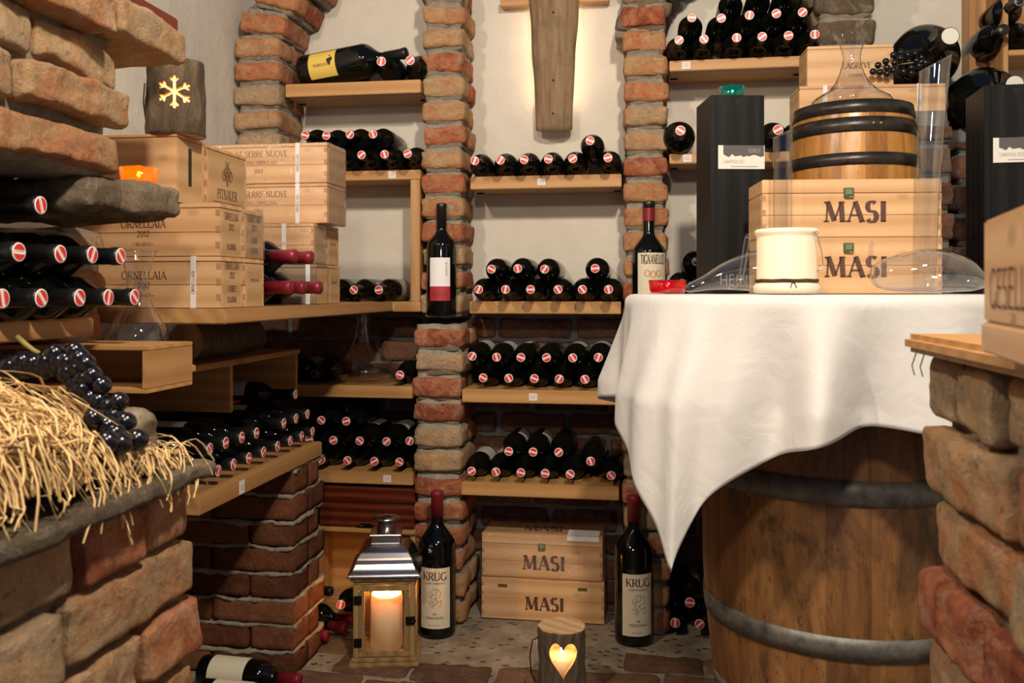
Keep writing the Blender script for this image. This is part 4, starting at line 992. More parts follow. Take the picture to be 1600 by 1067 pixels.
# glass decanters
def decanter(name, label, loc, prof, t_=.0022, n=48):
    t = thing(name, label, 'decanter', loc)
    mb = MB(); mb.lathe(prof, n); mb.build('bowl', GLASS, t)
    r, z = prof[-1]; mb = MB(); mb.tube([(r*math.cos(2*PI*i/32), r*math.sin(2*PI*i/32), z) for i in range(32)], .0016, 8, closed=True); mb.build('rim', GLASS, t)
    r0 = prof[0][0] if prof[0][0] > 0 else prof[1][0]
    return t
dprof = [(.0, .006), (.045, .003), (.055, .004), (.068, .016), (.076, .040), (.076, .062), (.068, .090), (.052, .118), (.034, .150), (.026, .180), (.024, .200), (.026, .225), (.036, .262), (.044, .284)]
decanter('decanter', 'tall glass decanter with flared mouth beside the Cellar bottles at left'.replace('Cellar ', 'seal-capped '), W(A(215, -1.56), -1.56, .992), [(r_*.88, z_*.86) for r_, z_ in dprof])
t = thing('wooden_board', 'narrow pine board under the tall glass decanter at left', 'board', W(-.46, -1.56, .976), -TH)
mb = MB(); mb.bevbox(-.36, 0, -.07, .065, 0, .015, .002); mb.build('board', PINE, t)
wide = [(.0, .004), (.04, .002), (.055, .004), (.09, .014), (.112, .036), (.114, .042), (.108, .050), (.075, .074), (.048, .104), (.032, .140), (.024, .180), (.022, .200), (.024, .220), (.030, .250), (.036, .276)]
pz = W(A(566, -.19), -.165, ZT['L4'])
pz = W(A(567, -.36), -.335, ZT['L4']); pz = W(A(569, -.16), -.165, ZT['L4']+.0005); wide = [(r_*1.15, z_*1.12) for r_, z_ in wide]
decanter('decanter', 'wide-based glass decanter on the left bay shelf', pz, wide)
# small open box left of it
t = thing('wooden_box', 'small open-fronted pine box behind the straw', 'box', W(-.60, -1.60, .93), -TH)
p0 = P(230, 541, 1.62); aq, bq = AB(p0); t.location = W(aq, bq, p0.z)
mb = MB(); mb.bevbox(-.34, 0, 0, .162, -.008, 0, .001); mb.build('top_panel', PINE, t)
mb = MB(); mb.bevbox(-.34, -.0105, .150, .162, -.0775, -.0085, .001); mb.build('back_panel', PINE, t)
mb = MB(); mb.bevbox(-.010, 0, .0, .162, -.0775, -.0085, .001); mb.build('end_panel', PINE_Y, t)
mb = MB(); mb.bevbox(-.34, 0, .0, .162, -.086, -.078, .001); mb.build('bottom', PINE, t)

# ------------------------------------------------------------------ left wall: long shelf with crates
zL = Zr(480, *AB(P(360, 480, 2.0)))
zL = 1.112
left_board('wooden_shelf', 'long pine shelf carrying the stacked crates along the left wall', -.40, -1.48, -.2, zL, .034, .56)
def crate_at(px, Y, w, d, h, z, **k):
    """right front lower corner at pixel column px, depth Y"""
    p = P(px, 0, Y); a, b = AB(p); k.setdefault('rz', -TH); lab = k.pop('label'); dx = -w/2*U*1.0
    loc = W(a-w/2, b, z); return crate(lab, loc, w, d, h, **k)
e = dict(T=.12, t=.07)
orn = [('LLAIA', .017, .012, .060, e), ('12', .013, -.005, .044, e), ('NTO->', .006, .02, .024, e)]
orn = [('ORNELLAIA', .017, .005, .064, e), ('2012', .013, .005, .044, e), ('L\'INCANTO->', .007, .005, .024, e)]
def oend(d): return [('ORNELLAIA', .016, d/2, .086, dict(T=.13, t=.08, narrow=.66)), ('2012', .014, d/2, .066, dict(T=.13, t=.08, narrow=.8)), ('L141BB121', .014, d/2, .036, dict(T=.13, t=.08, narrow=.6)), ('1X1500ML', .013, d/2, .012, dict(T=.13, t=.08, narrow=.7))]
def oend2(d): return [('ORNELLAIA', .016, d/2, .082, dict(T=.13, t=.08, narrow=.66)), ('2012', .014, d/2, .060, dict(T=.13, t=.08, narrow=.8)), ('1X1500ML', .013, d/2, .016, dict(T=.13, t=.08, narrow=.7))]
crate_at(344, 1.96, .37, .110, .113, zL+.001, label='strapped pine crate on long shelf, lower front of the left stack', lid=.011, texts=orn, ends=oend(.11), straps=[(.122, TICKET, 'ORNELLAIA')], group='single-bottle pine crates on the long shelf')
crate_at(343, 1.962, .37, .110, .117, zL+.115, label='pine crate under the plain handled crate, upper front of stack', lid=.011, texts=orn, ends=oend2(.11), group='single-bottle pine crates on the long shelf')
crate_at(382, 2.075, .37, .105, .113, zL+.001, label='pine crate behind the strapped crate, lower back of stack', lid=.011, ends=[('ORNELLAIA', .007, .052, .06, e)], group='single-bottle pine crates on the long shelf', m=CRATE)
crate_at(381, 2.077, .37, .105, .113, zL+.115, label='film-wrapped pine crate with end lettering, upper back of stack', lid=.011, ends=oend(.105), film=True, group='single-bottle pine crates on the long shelf')
zt_ = zL+.115+.118
t = crate_at(275, 1.955, .30, .125, .150, zt_, label='plain pine crate with handle slot below the snowflake log', lid=.008, fingers=False, plank=False)
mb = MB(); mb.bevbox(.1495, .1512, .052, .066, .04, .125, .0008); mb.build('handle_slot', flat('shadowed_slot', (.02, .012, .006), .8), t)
t = crate_at(322, 2.085, .30, .21, .150, zt_-.002, label='pine crate with branded crest and name on its end', lid=.010, plank=False, ends=[('PITNAUER', .023, .105, .030, dict(T=.14, t=.07, narrow=.8))])
mb = MB(); fm = plane_map((.1515, .105, .088), (0, 1, 0), (0, 0, 1)); lines(mb, fm, -.07, .07, (-.068,), .002)
for k in range(5): text(mb, 'O', fm, .024, -.016+.008*k, -.012+.007*(k % 2), T=.14, t=.1)
text(mb, 'V', fm, .03, 0, -.026); text(mb, 'W', fm, .02, .0, .015); mb.build('crest', INKL, t)
sn = [('LE SERRE NUOVE', .017, -.02, .078, e), ('DELL\'ORNELLAIA', .010, -.02, .056, e), ('2014', .012, -.03, .030, e)]
for k, (zz, lab) in enumerate([(zt_-.017-.013, 'film-wrapped pine crate under the topmost wrapped one'), (zt_-.017-.013+.118, 'topmost film-wrapped pine crate left of the plaster bay')]):
    crate_at(511, 2.60, .36, .16, .116, zL+.116*2+.004+.118*k, label=lab, lid=.01, film=True, texts=sn, ends=[('*', .01, .1, .05, e)], straps=[(.09, TICKET, 'ORNELLAIA')], group='film-wrapped crates at the back of the long shelf')
crate_at(490, 2.58, .30, .10, .116, zL+.1175, label='film-wrapped pine crate above the grey crate', lid=.01, film=True, straps=[(.06, TICKET, 'O')], ends=[('*', .01, .05, .05, e)])
crate_at(511, 2.69, .30, .10, .116, zL+.1175, label='pine crate standing just behind the wrapped one, right end visible', lid=.01, ends=[('ORNELLAIA', .007, .05, .06, e)])
crate_at(494, 2.58, .26, .10, .115, zL+.001, label='grey weathered crate with blue strap behind burgundy-capped bottles', lid=.01, m=CRATE_GREY, texts=[('A', .025, -.03, .07, e), ('2012', .012, -.02, .016, e)], straps=[(.105, PAPERW, 'SAN')])
crate_at(513, 2.69, .28, .10, .115, zL+.001, label='pine crate at bottom right end of the long shelf', lid=.01, ends=[('ORNELLAIA', .007, .05, .06, e)])
# burgundy-capped bottles between crates
for i, (px, py, Y, dz) in enumerate([(455, 440, 2.27, 0), (476, 441, 2.37, 0), (501, 441, 2.47, 0), (462, 378, 2.32, 1), (487, 380, 2.42, 1)]):
    r_ = .047; cp = P(px, py, Y); zz = zL+r_+.001+(dz*(r_*1.72)); Lt = .33
    q = Vector((cp.x, cp.y, zz)); bottle('red', q-U*Lt, U, ['dark bottle with burgundy cap on long shelf, lower row nearest', 'dark bottle with burgundy cap on long shelf, lower row middle', 'dark bottle with burgundy cap on long shelf, lower row farthest', 'dark bottle with burgundy cap, upper row nearest the pine crates', 'dark bottle with burgundy cap, upper row, reaching farthest right'][i], 'burgundy-capped bottles between the crates', r=r_, Lt=Lt)
# log with snowflake
pq = P(290, 207, 2.03); aq, bq = AB(pq)
loc = W(A(290, -1.30), -1.30, zt_+.151); loc = W(aq-.012, bq-.02, zt_+.151)
t = thing('log_candle_holder', 'bark log candle holder with glowing snowflake cutout', 'candle holder', loc, .30)
lg = log_body(.062, .165, .044, 7.0, [BARK, CUT], t)
mb = MB()
def bar(cx, cz, ang_, l, w_):
    M = Matrix.Translation((cx, 0, cz)) @ Matrix.Rotation(ang_, 4, 'Y'); mb.box(-w_/2, w_/2, -.10, -.03, 0, l, M=M)
for k in range(6):
    a_ = k*PI/3; bar(0, .090, a_, .036, .0065)
    cx, cz = math.sin(a_)*.022, .090+math.cos(a_)*.022
    for s_ in (-1, 1): bar(cx, cz, a_+s_*.8, .012, .0052)
cut = mb.build('cut', CUT); cut.location = loc; cut.rotation_euler = (0, 0, .30)
# separate bars overlap: join cleanly through self-union
md = lg.modifiers.new('c', 'BOOLEAN'); md.operation = 'DIFFERENCE'; md.object = cut; md.solver = 'EXACT'; md.use_self = True
bpy.context.view_layer.update(); dg = bpy.context.evaluated_depsgraph_get(); me = bpy.data.meshes.new_from_object(lg.evaluated_get(dg)); lg.modifiers.clear(); lg.data = me; bpy.data.objects.remove(cut)
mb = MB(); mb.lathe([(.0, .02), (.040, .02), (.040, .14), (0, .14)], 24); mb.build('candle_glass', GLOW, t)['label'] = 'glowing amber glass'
# amber votive on ledge stone
votive('amber glass candle burning on the grey ledge stone', W(A(217, -1.72), -1.72, 1.352), .036, .034, AMBG, power=.2)

# near-left bottles under the ledge
zN = 1.098
left_board('wooden_shelf', 'near pine shelf under the rack of bottles at far left', -.62+.05, -2.35, -1.69, zN, .036, .30)
g_ = 'bottles racked under the grey ledge stone'
rN = .040
ND = []
def near(px, z, a_cap, lab):
    t_ = (px-800)/F; b_ = (t_*(W0-a_cap*ST)-a_cap*CT)/(ST-t_*CT)
    for (pb, pz) in ND:
        if abs(pz-z) < .02 and abs(pb-b_) < 2*rN: b_ = pb-2*rN-.0005
    for (pb, pz) in ND:
        dx = abs(pb-b_)
        if pz < z-.02 and dx < 2*rN: z = max(z, pz+math.sqrt(4*rN*rN-dx*dx)+.0005)
    ND.append((b_, z)); bottle('seal', W(a_cap-.30, b_, z), U, lab, g_, r=rN)
for i, px in enumerate([209, 168, 124, 63, 2]): near(px, zN+rN+.001, -.435+0.0*i, f'dark bottle, {ORD[i]} from the right of the lower row at far left')
for i, px in enumerate([187, 143, 93, 28]): near(px, zN+rN*2.5, -.445, f'dark bottle, {ORD[i]} from the right of the upper row at far left')
near(62, zN+rN*4.6, -.47, 'single dark bottle uppermost at far left in front of the ledge')

# red lacquered object with cable above
t = thing('red_case', 'dark red lacquered case with black cable on the upper left bricks', 'case', W(-.50, -1.52, 1.0), -TH)
p = P(205, 62, 1.95); aq, bq = AB(p); t.location = W(aq, bq, 1.715)
mb = MB(); mb.bevbox(-.13, .055, -.15, .10, .0, .055, .004); mb.build('case_body', REDBOX, t)
mb = MB(); mb.tube([(-.03, -.155, .10), (-.01, -.16, .05), (0, -.162, .035), (.02, -.16, .045), (.04, -.158, .03), (.045, -.156, .01)], .0045, 8); mb.build('cable', CABLE, t)
mb = MB(); mb.tube([(-.09, -.16, .03), (-.06, -.17, .042), (-.03, -.165, .03), (-.03, -.16, .01)], .012, 10); mb.build('plug', CABLE, t)
mb = MB(); mb.tube([(-.03, -.155, .07), (-.05, -.15, .30)], .0025, 6); mb.build('thin_rod', WIRE, t)
# candle glass cable bit left of log
mb = MB(); pts = [P(226, 130, 2.1), P(224, 160, 2.1), P(228, 190, 2.1), P(236, 207, 2.1)]
mb.tube(pts, .0015, 6); tag(mb.build('thin_cable', CABLE), 'thin black cable beside the snowflake log', 'cable')

# ------------------------------------------------------------------ wall plank light
aK = A(866, -.05); z0 = Zr(203, aK, -.06)
t = thing('wall_lamp', 'weathered curved oak plank lamp hanging on the plaster', 'lamp', W(aK, -.035, z0), -TH)
mb = MB(); nx, nz = 12, 40; hh = .62; vs = []; fs = []
def pk(i, k, back):
    x = -1+2*i/nx; z = hh*k/nz; w_ = .066+.024*min(1, z/.45)**1.3+.004*noise.noise(Vector((z*9, x, 1)))
    y = -.022*(1-x*x)+.0035*noise.noise(Vector((x*3, z*7, 0)))+(0.016 if back else 0)
    zz = z+(.008*noise.noise(Vector((x*4, 2, 0)))-.010*(1-x*x) if k == 0 else 0)
    return (x*w_, y-.03, zz)
for back in (0, 1):
    for k in range(nz+1):
        for i in range(nx+1): vs.append(pk(i, k, back))
q = (nx+1)*(nz+1)
for k in range(nz):
    for i in range(nx): s_ = k*(nx+1)+i; fs += [(s_, s_+1, s_+nx+2, s_+nx+1), (q+s_, q+s_+nx+1, q+s_+nx+2, q+s_+1)]
for i in range(nx): fs += [(i, q+i, q+i+1, i+1), (q-nx-1+i, q-nx+i, 2*q-nx+i, 2*q-nx-1+i)]
for k in range(nz): s_ = k*(nx+1); fs += [(s_, s_+nx+1, q+s_+nx+1, q+s_), (s_+nx, q+s_+nx, q+s_+2*nx+1, s_+2*nx+1)]
mb.add(vs, fs, 0, True); mb.build('plank', PLANK, t)
for z in (.055, .175, .42): mb = MB(); mb.ball((0, -.052, z), .004, 6); mb.build('screw', NAIL, t)
mb = MB(); mb.bevbox(-.045, .045, -.012, .02, .12, .60, .002); mb.build('mounting_board', PINE_Z, t)
for s_ in (-1, 1): mb = MB(); mb.box(s_*.050-.003, s_*.050+.003, -.010, -.004, .10, .60); mb.build('led_strip', LED, t)
mb = MB(); mb.bevbox(-.20, .20, -.02, .02, .463, .495, .002); mb.build('cross_board', PINE, t)

# ------------------------------------------------------------------ table: barrel, cloth, things on it
TC = Vector((.815, 2.30, 0)); TZ = 1.141; TR = .52
t = thing('oak_barrel', 'big old stained oak barrel under the white tablecloth', 'barrel', TC+Vector((.03, .02, 0)))
bh = 1.095
def br(z, h=bh, rm=.345, re=.285): q = 2*z/h-1; return rm-(rm-re)*q*q
ns = 22*3; tints = []
for i in range(22): v_ = random.random(); tints += [v_]*3
st = lambda a_, z: 1-.004*(abs(((a_/(2*PI)*22) % 1)-.5) > .42)
mb = MB(); mb.lathe([(br(bh*i/28), bh*i/28) for i in range(29)], 22*9, 0, rf=st, tints=[tints[i//3] for i in range(22*9)]); mb.build('staves', OAK_OLD, t)
mb = MB()
for z in (.05, bh-.05): mb = MB(); mb.lathe([(0, z), (br(z)-.005, z)], 44); mb.build('head', OAK_OLD, t)
for (z0, z1) in ((.0, .05), (.13, .17), (.325, .378), (.672, .728), (.90, .945), (bh-.052, bh-.002)):
    mb = MB(); mb.lathe([(br(z0)+.0005, z0), (br(z0)+.004, z0), (br((z0+z1)/2)+.0045, (z0+z1)/2), (br(z1)+.004, z1), (br(z1)+.0005, z1)], 64); mb.build('hoop', HOOP, t)
t = thing('table_top', 'round wooden table top hidden beneath the tablecloth', 'table', TC+Vector((0, 0, bh)))
mb = MB(); mb.lathe([(0, .001), (TR-.02, .001), (TR-.006, .006), (TR-.006, TZ-bh-.012), (TR-.02, TZ-bh-.005), (0, TZ-bh-.005)], 72); mb.build('top_disc', PINE, t)
# cloth
def cloth():
    mb = MB(); nphi = 720; nr = 64; sh = .785; phc = math.radians(-90-55)+PI*0   # corner azimuth
    # azimuth of direction (-sin55,-cos55)
    phc = math.atan2(-math.cos(math.radians(51)), -math.sin(math.radians(51)))
    vs = []; fs = []; rr = .02; Rv = TR
    for i in range(nphi):
        ph = phc+2*PI*i/nphi; rel = ph-phc-PI/4; c_, s_ = math.cos(rel), math.sin(rel)
        Lmax = sh/max(abs(c_), abs(s_)); Lmax = Lmax
        k4 = (ph-phc)
        for j in range(nr+1):
            q = j/nr; d = Lmax*(q**.8)
            f0 = Rv-rr; 
            if d <= f0: r_, z = d, TZ
            elif d < f0+rr*PI/2: a_ = (d-f0)/rr; r_, z = f0+rr*math.sin(a_), TZ-rr*(1-math.cos(a_))
            else:
                dr = d-f0-rr*PI/2; amt = min(1, dr/.22)**1.1
                # ridges locked to the corners
                w1 = math.cos(4*k4); w2 = math.cos(12*k4+.8*math.sin(12*k4)+.5*math.sin(3*ph)); w3 = math.cos(20*k4+1.3+math.sin(ph*2))
                fold = .026*w1+.042*w2+.024*w3+.012*noise.noise(Vector((math.cos(ph)*4, math.sin(ph)*4, 0)))
                kk = (k4+math.radians(50)+PI) % (2*PI)-PI; kc = (k4+PI) % (2*PI)-PI; fold += .085*math.exp(-(kk/.16)**2)+.095*math.exp(-((kc+.24)/.13)**2)
                r_ = f0+rr+amt*(fold+.020)+dr*.03
                z = TZ-rr-dr*.985+.004*noise.noise(Vector((ph*3, dr*6, 1)))
            e_ = min(1, max(0, (d-Rv)/.5)); e_ = 0 if -.8 < ((k4+PI) % (2*PI)-PI) < 0 else e_; az = ph-(.10*math.sin(4*k4)*e_*e_+.05*math.sin(8*k4)*e_)
            vs.append((TC.x+r_*math.cos(az), TC.y+r_*math.sin(az), z+(noise.noise(Vector((d*math.cos(ph)*7, d*math.sin(ph)*7, 0)))*.0006 if d < f0 else 0)))
    for i in range(nphi):
        i2 = (i+1) % nphi
        for j in range(nr): a_, b_ = i*(nr+1)+j, i2*(nr+1)+j; fs.append((a_, a_+1, b_+1, b_) if j else (a_+1, b_+1, b_))
    mb.add(vs, fs, 0, True); o = mb.build('tablecloth', LINEN); tag(o, 'white linen tablecloth with a long corner draped over the barrel', 'tablecloth')
    so = o.modifiers.new('s', 'SOLIDIFY'); so.thickness = .0016; so.offset = 1
    return o
cloth()
TT = TZ+.003
# crates on the table
t = crate('lower lettered pine crate on the tablecloth', W(*AB(P(1331, 0, 2.17)), TT), .424, .17, .137, lid=0, rz=-.07, name='wine_crate', texts=[('MASI', .050, .012, .040, big)], latch=[(-.008, .112)], group='lettered crates on the table')
t = crate('upper lettered pine crate on the table in front of small barrel', W(*AB(P(1330, 0, 2.17)), TT+.1375), .424, .17, .140, lid=.034, rz=-.07, name='wine_crate', texts=[('MASI', .050, .012, .036, big)], latch=[(-.006, .108)], group='lettered crates on the table')
# keg
kp = P(1332, 0, 2.56); t = thing('small_barrel', 'small varnished oak barrel with black hoops behind the table crates', 'barrel', (kp.x, kp.y, TT))
kh = .52; kb = lambda z: br(z, kh, .178, .158)
tints = [random.random() for _ in range(18)]
mb = MB(); mb.lathe([(kb(kh*i/16), kh*i/16) for i in range(17)], 18*9, 0, rf=lambda a_, z: 1-.006*(abs(((a_/(2*PI)*18) % 1)-.5) > .43), tints=[tints[i//9] for i in range(162)]); mb.build('staves', OAK_NEW, t)
for z in (kh-.012, .004): mb = MB(); mb.lathe([(0, z), (kb(z)-.004, z)], 40); mb.build('head', OAK_NEW, t)
for (z0, z1) in ((0, .04), (.075, .11), (.17, .205), (.345, .378), (.435, .475), (.487, .523)):
    mb = MB(); mb.lathe([(kb(z0)-.001, z0), (kb(z0)+.003, z0), (kb(z1)+.003, z1), (kb(z1)-.003, z1)], 64); o = mb.build('hoop', HOOP_D, t)
    mb = MB()
    for a_ in (-1.62, -1.5): r_ = kb((z0+z1)/2)+.003; mb.ball((r_*math.cos(a_), r_*math.sin(a_), (z0+z1)/2), .005, 6, sc=(1, 1, 1))
    if .43 < z0 < .44: mb.build('rivet', BRASS, o)
# decanter on keg
kd = [(.0, .003), (.06, .002), (.085, .004), (.108, .018), (.112, .028), (.104, .040), (.072, .060), (.048, .084), (.034, .112), (.026, .140), (.024, .155), (.027, .175), (.036, .205), (.042, .218)]
decanter('decanter', 'wide glass decanter standing on top of the small barrel', (kp.x-.01, kp.y-.02, TT+kh-.010), kd)
# black boxes
def black_box(label, px, Y, w_, d_, h_, rz, txt_px=0):
    p = P(px, 0, Y); t = thing('black_wine_box', label, 'box', (p.x, p.y, TT), rz, 'tall black wooden wine boxes')
    w2 = w_/2; mb = MB(); mb.bevbox(-w2, w2, .004, d_, 0, h_, .002); mb.build('case', BLACKWOOD, t)
    mb = MB(); mb.bevbox(-w2+.014, w2-.010, 0, .004, .002, h_-.002, .001); mb.build('sliding_front', BLACKWOOD, t)
    mb = MB(); mb.add([(-.012, -.0006, h_-.012), (.012, -.0006, h_-.012), (0, -.0006, h_-.034)], [(0, 2, 1)]); mb.build('finger_notch', flat('notch_dark', (.002, .002, .002), .8), t)
    mb = MB(); mb.box(-w2+.020, w2-.001, -.0012, 0, h_-.205, h_-.140); lo = mb.build('label', flat('off_white_label', (.66, .64, .58), .6), t); lo['label'] = 'torn-edge white paper label'
    mb = MB(); fm = plane_map((0, -.0018, h_-.205), (1, 0, 0), (0, 0, 1)); xs = [-w2+.034+(w2*2-.037)*i/14 for i in range(15)]
    for i in range(14):
        y0, y1 = [.036+.010*noise.noise(Vector((x*90, 3, 0))) for x in xs[i:i+2]]; mb.add([fm(xs[i], y0), fm(xs[i+1], y1), fm(xs[i+1], .065), fm(xs[i], .065)], [(0, 1, 2, 3)])
    mb.build('ink_wash', TEALLBL, lo)
    mb = MB(); text(mb, 'GABARINZA 2013', plane_map((0, -.002, h_-.193), (1, 0, 0), (0, 0, 1)), .009, -.012, .004, False, narrow=.7); lines(mb, fm, -.02, w2-.02, (.006,), .0016); mb.build('print', INKG, lo)
    mb = MB(); text(mb, 'HEINRICH', plane_map((0, -.0026, h_-.165), (1, 0, 0), (0, 0, 1)), .012, w2-.030, .004, False, narrow=.5); mb.build('name_print', PAPERG, lo)
    mb = MB(); text(mb, 'HEINRICH', plane_map((0, -.0012, .022), (1, 0, 0), (0, 0, 1)), .030, .03, 0, False, t=.05, narrow=.95, track=.08); mb.build('lettering', INKW, t)
    return t
black_box('tall black wooden box carrying the teal candle', 1153, 2.47, .150, .17, .548, .03)
votive('teal glass candle burning on the tall black box', P(1144, 0, 2.54).xy.to_3d()+Vector((0, 0, TT+.549)), .039, .034, TEALG, power=.09)
black_box('tall black wooden box right of the small barrel', 1588, 2.34, .152, .17, .548, -.20)
# red votive
votive('red glass candle burning at the left end of the table', P(1043, 0, 2.17).xy.to_3d()+Vector((0, 0, TT)), .046, .033, REDG, power=.07)
# paper candle lantern
p = P(1229, 0, 1.93); t = thing('candle_pot', 'round white glowing candle pot with wire handle and twine', 'candle pot', (p.x, p.y, TT), -.1)
mb = MB(); R_ = .0655; mb.lathe([(0, .001), (R_, .001), (R_+.004, .006), (R_+.004, .016), (R_, .022), (R_-.003, .026)], 48); mb.build('foot', POTB, t)
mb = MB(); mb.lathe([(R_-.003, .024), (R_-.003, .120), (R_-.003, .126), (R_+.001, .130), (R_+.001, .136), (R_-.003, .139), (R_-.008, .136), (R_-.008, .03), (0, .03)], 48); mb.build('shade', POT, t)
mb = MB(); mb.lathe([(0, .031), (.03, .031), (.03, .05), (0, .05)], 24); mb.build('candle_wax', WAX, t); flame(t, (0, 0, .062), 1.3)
point('candle_light', (p.x, p.y, TT+.1), .5, (1, .6, .28), .01)
mb = MB()
for k in range(3): mb.tube([((R_-.001)*math.cos(2*PI*i/40), (R_-.001)*math.sin(2*PI*i/40), .026+.0022*k+.0005*math.sin(i*5)) for i in range(40)], .0017, 6, closed=True)
for s_ in (-1, 1): mb.tube([(.0, -R_-.002, .028), (.004*s_, -R_-.003, .020), (.006*s_, -R_-.006, .014)], .0010, 5)
mb.build('twine', TWINE, t)
mb = MB(); an = -.75; hx, hy = (R_+.002)*math.cos(an), (R_+.002)*math.sin(an)
mb.tube([(hx, hy-.001, .130)]+[(hx+.012*math.sin(q*PI*.55)*1.2, hy-.004, .130-.075*q) for q in [i/8 for i in range(1, 9)]]+[(hx+.002, hy-.004, .047)], .0011, 6)
mb.tube([(hx+.003*math.cos(2*PI*i/12), hy-.003, .130+.004*math.sin(2*PI*i/12)) for i in range(12)], .0009, 5, closed=True); mb.build('wire_handle', WIRE, t)

# duck-shaped and horn-shaped decanters
def tube_glass(mb, pts, rs, n=36, sq=1.0):
    """lofted round glass; sq flattens vertically"""
    K = len(pts); o = len(mb.v); pts = [Vector(p) for p in pts]
    for i, p in enumerate(pts):
        t_ = (pts[min(i+1, K-1)]-pts[max(i-1, 0)]).normalized(); x = Vector((0, 1, 0)); y = t_.cross(x).normalized(); rx, ry = rs[i]
        for j in range(n): a_ = 2*PI*j/n; mb.v.append(p+x*math.cos(a_)*rx+y*math.sin(a_)*ry)
    for i in range(K-1):
        for j in range(n): mb.f.append([o+i*n+j, o+i*n+(j+1) % n, o+(i+1)*n+(j+1) % n, o+(i+1)*n+j]); mb.m.append(0); mb.s.append(True); mb.t.append(.5)
def smooth_path(keys, n=40):
    """Catmull-Rom through keys of equal-length tuples"""
    out = []; K = len(keys)
    for s_ in range(n+1):
        u_ = s_/n*(K-1); i = min(int(u_), K-2); f = u_-i; P0, P1, P2, P3 = keys[max(i-1, 0)], keys[i], keys[i+1], keys[min(i+2, K-1)]
        out.append(tuple(.5*((2*b_)+(-a_+c_)*f+(2*a_-5*b_+4*c_-d_)*f*f+(-a_+3*b_-3*c_+d_)*f**3) for a_, b_, c_, d_ in zip(P0, P1, P2, P3)))
    return out
def duck(label, px, Y, rz, keys, hkeys, hy=0):
    p = P(px, 0, Y); t = thing('duck_decanter', label, 'decanter', (p.x, p.y, TT), rz)
    k = smooth_path(keys, 48); mb = MB(); tube_glass(mb, [(q[0], 0, q[1]) for q in k], [(abs(q[2]), abs(q[3])) for q in k]); mb.build('bowl', GLASS, t)
    if hkeys:
        k = smooth_path(hkeys, 30); mb = MB(); mb.tube([(q[0], hy, q[1]) for q in k], [q[2] for q in k], 14); mb.build('handle', GLASS, t)
# x, z, half width, half height  : spout at left, body to the right (left duck)
duck('reclining glass duck decanter with upright handle beside red candle', 1160, 2.02, .05,
     [(-.130, .012, .008, .006), (-.118, .014, .014, .011), (-.08, .026, .022, .018), (-.02, .044, .05, .036), (.045, .052, .07, .048), (.10, .045, .06, .042), (.128, .035, .03, .022), (.134, .032, .002, .002)],
     [(-.052, .012, .004), (-.03, .03, .005), (-.022, .06, .006), (-.016, .10, .0062), (-.012, .122, .0062), (-.008, .128, .004)], hy=-.075)
duck('glass duck decanter with wide rounded body at the right of table', 1447, 1.95, -.05,
     [(-.116, .032, .002, .002), (-.108, .034, .03, .022), (-.08, .042, .058, .036), (0, .0505, .085, .048), (.06, .045, .07, .042), (.10, .032, .04, .028), (.118, .025, .02, .016), (.122, .024, .01, .01)],
     [(-.098, .06, .0045), (-.096, .08, .0048), (-.093, .11, .005), (-.09, .118, .003)], hy=.07)
def horn(label, px, Y, h, r0, r1, lean_, cut):
    """open glass horn, slanted mouth"""
    p = P(px, 0, Y); t = thing('horn_decanter', label, 'decanter', (p.x, p.y, TT), 0)
    mb = MB(); n = 36; K = 40; o = len(mb.v)
    for k in range(K+1):
        q = k/K; z = h*q; r_ = r0+(r1-r0)*q**1.4
        if q < .12: r_ = r0*(.35+.65*math.sin(q/.12*PI/2))
        for j in range(n):
            a_ = 2*PI*j/n; zz = z+(cut*math.cos(a_)*max(0, (q-.85)/.15))
            mb.v.append(Vector((lean_*q*q+r_*math.cos(a_), r_*math.sin(a_), max(.001, zz))))
    for k in range(K):
        for j in range(n): mb.f.append([o+k*n+j, o+k*n+(j+1) % n, o+(k+1)*n+(j+1) % n, o+(k+1)*n+j]); mb.m.append(0); mb.s.append(True); mb.t.append(.5)
    mb.build('horn_glass', GLASS, t)
    mb = MB(); mb.tube([mb2 for mb2 in [Vector((lean_+r1*math.cos(2*PI*j/n), r1*math.sin(2*PI*j/n), h+cut*math.cos(2*PI*j/n))) for j in range(n)]], .0014, 6, closed=True); mb.build('rim', GLASS, t)
horn('tall slender glass horn decanter in front of lettered crates, right side', 1447, 2.08, .535, .021, .034, .022, .018)
horn('shorter glass horn decanter between black box and small barrel', 1223, 2.10, .375, .021, .022, .0, .010)

# ------------------------------------------------------------------ behind the table, right
zP = Zr(192, A(1380, -.42), -.42)
hC = .125
crate('long pine crate on the brick pier under the black grapes', W(A(1365, -.44), -.42, zP+.002), A(1482, -.42)-A(1250, -.42), .145, hC*.93, lid=.01, rz=-TH+.06, fingers=False, straps=[(.14, TICKET, 'ODD'), (-.14, TICKET, 'ODD')], plank=False)
crate('smaller pine crate resting on the long one behind decanter', W(A(1333, -.44), -.40, zP+.002+hC*.93+.001), A(1402, -.42)-A(1265, -.42), .13, .128, lid=.01, rz=-TH+.04, fingers=False, plank=False, texts=[('LAGREVE', .017, .02, .056, dict(T=.13, t=.09, m=INK)), ("L'ESSENCE", .009, .02, .030, dict(T=.13, t=.09))])
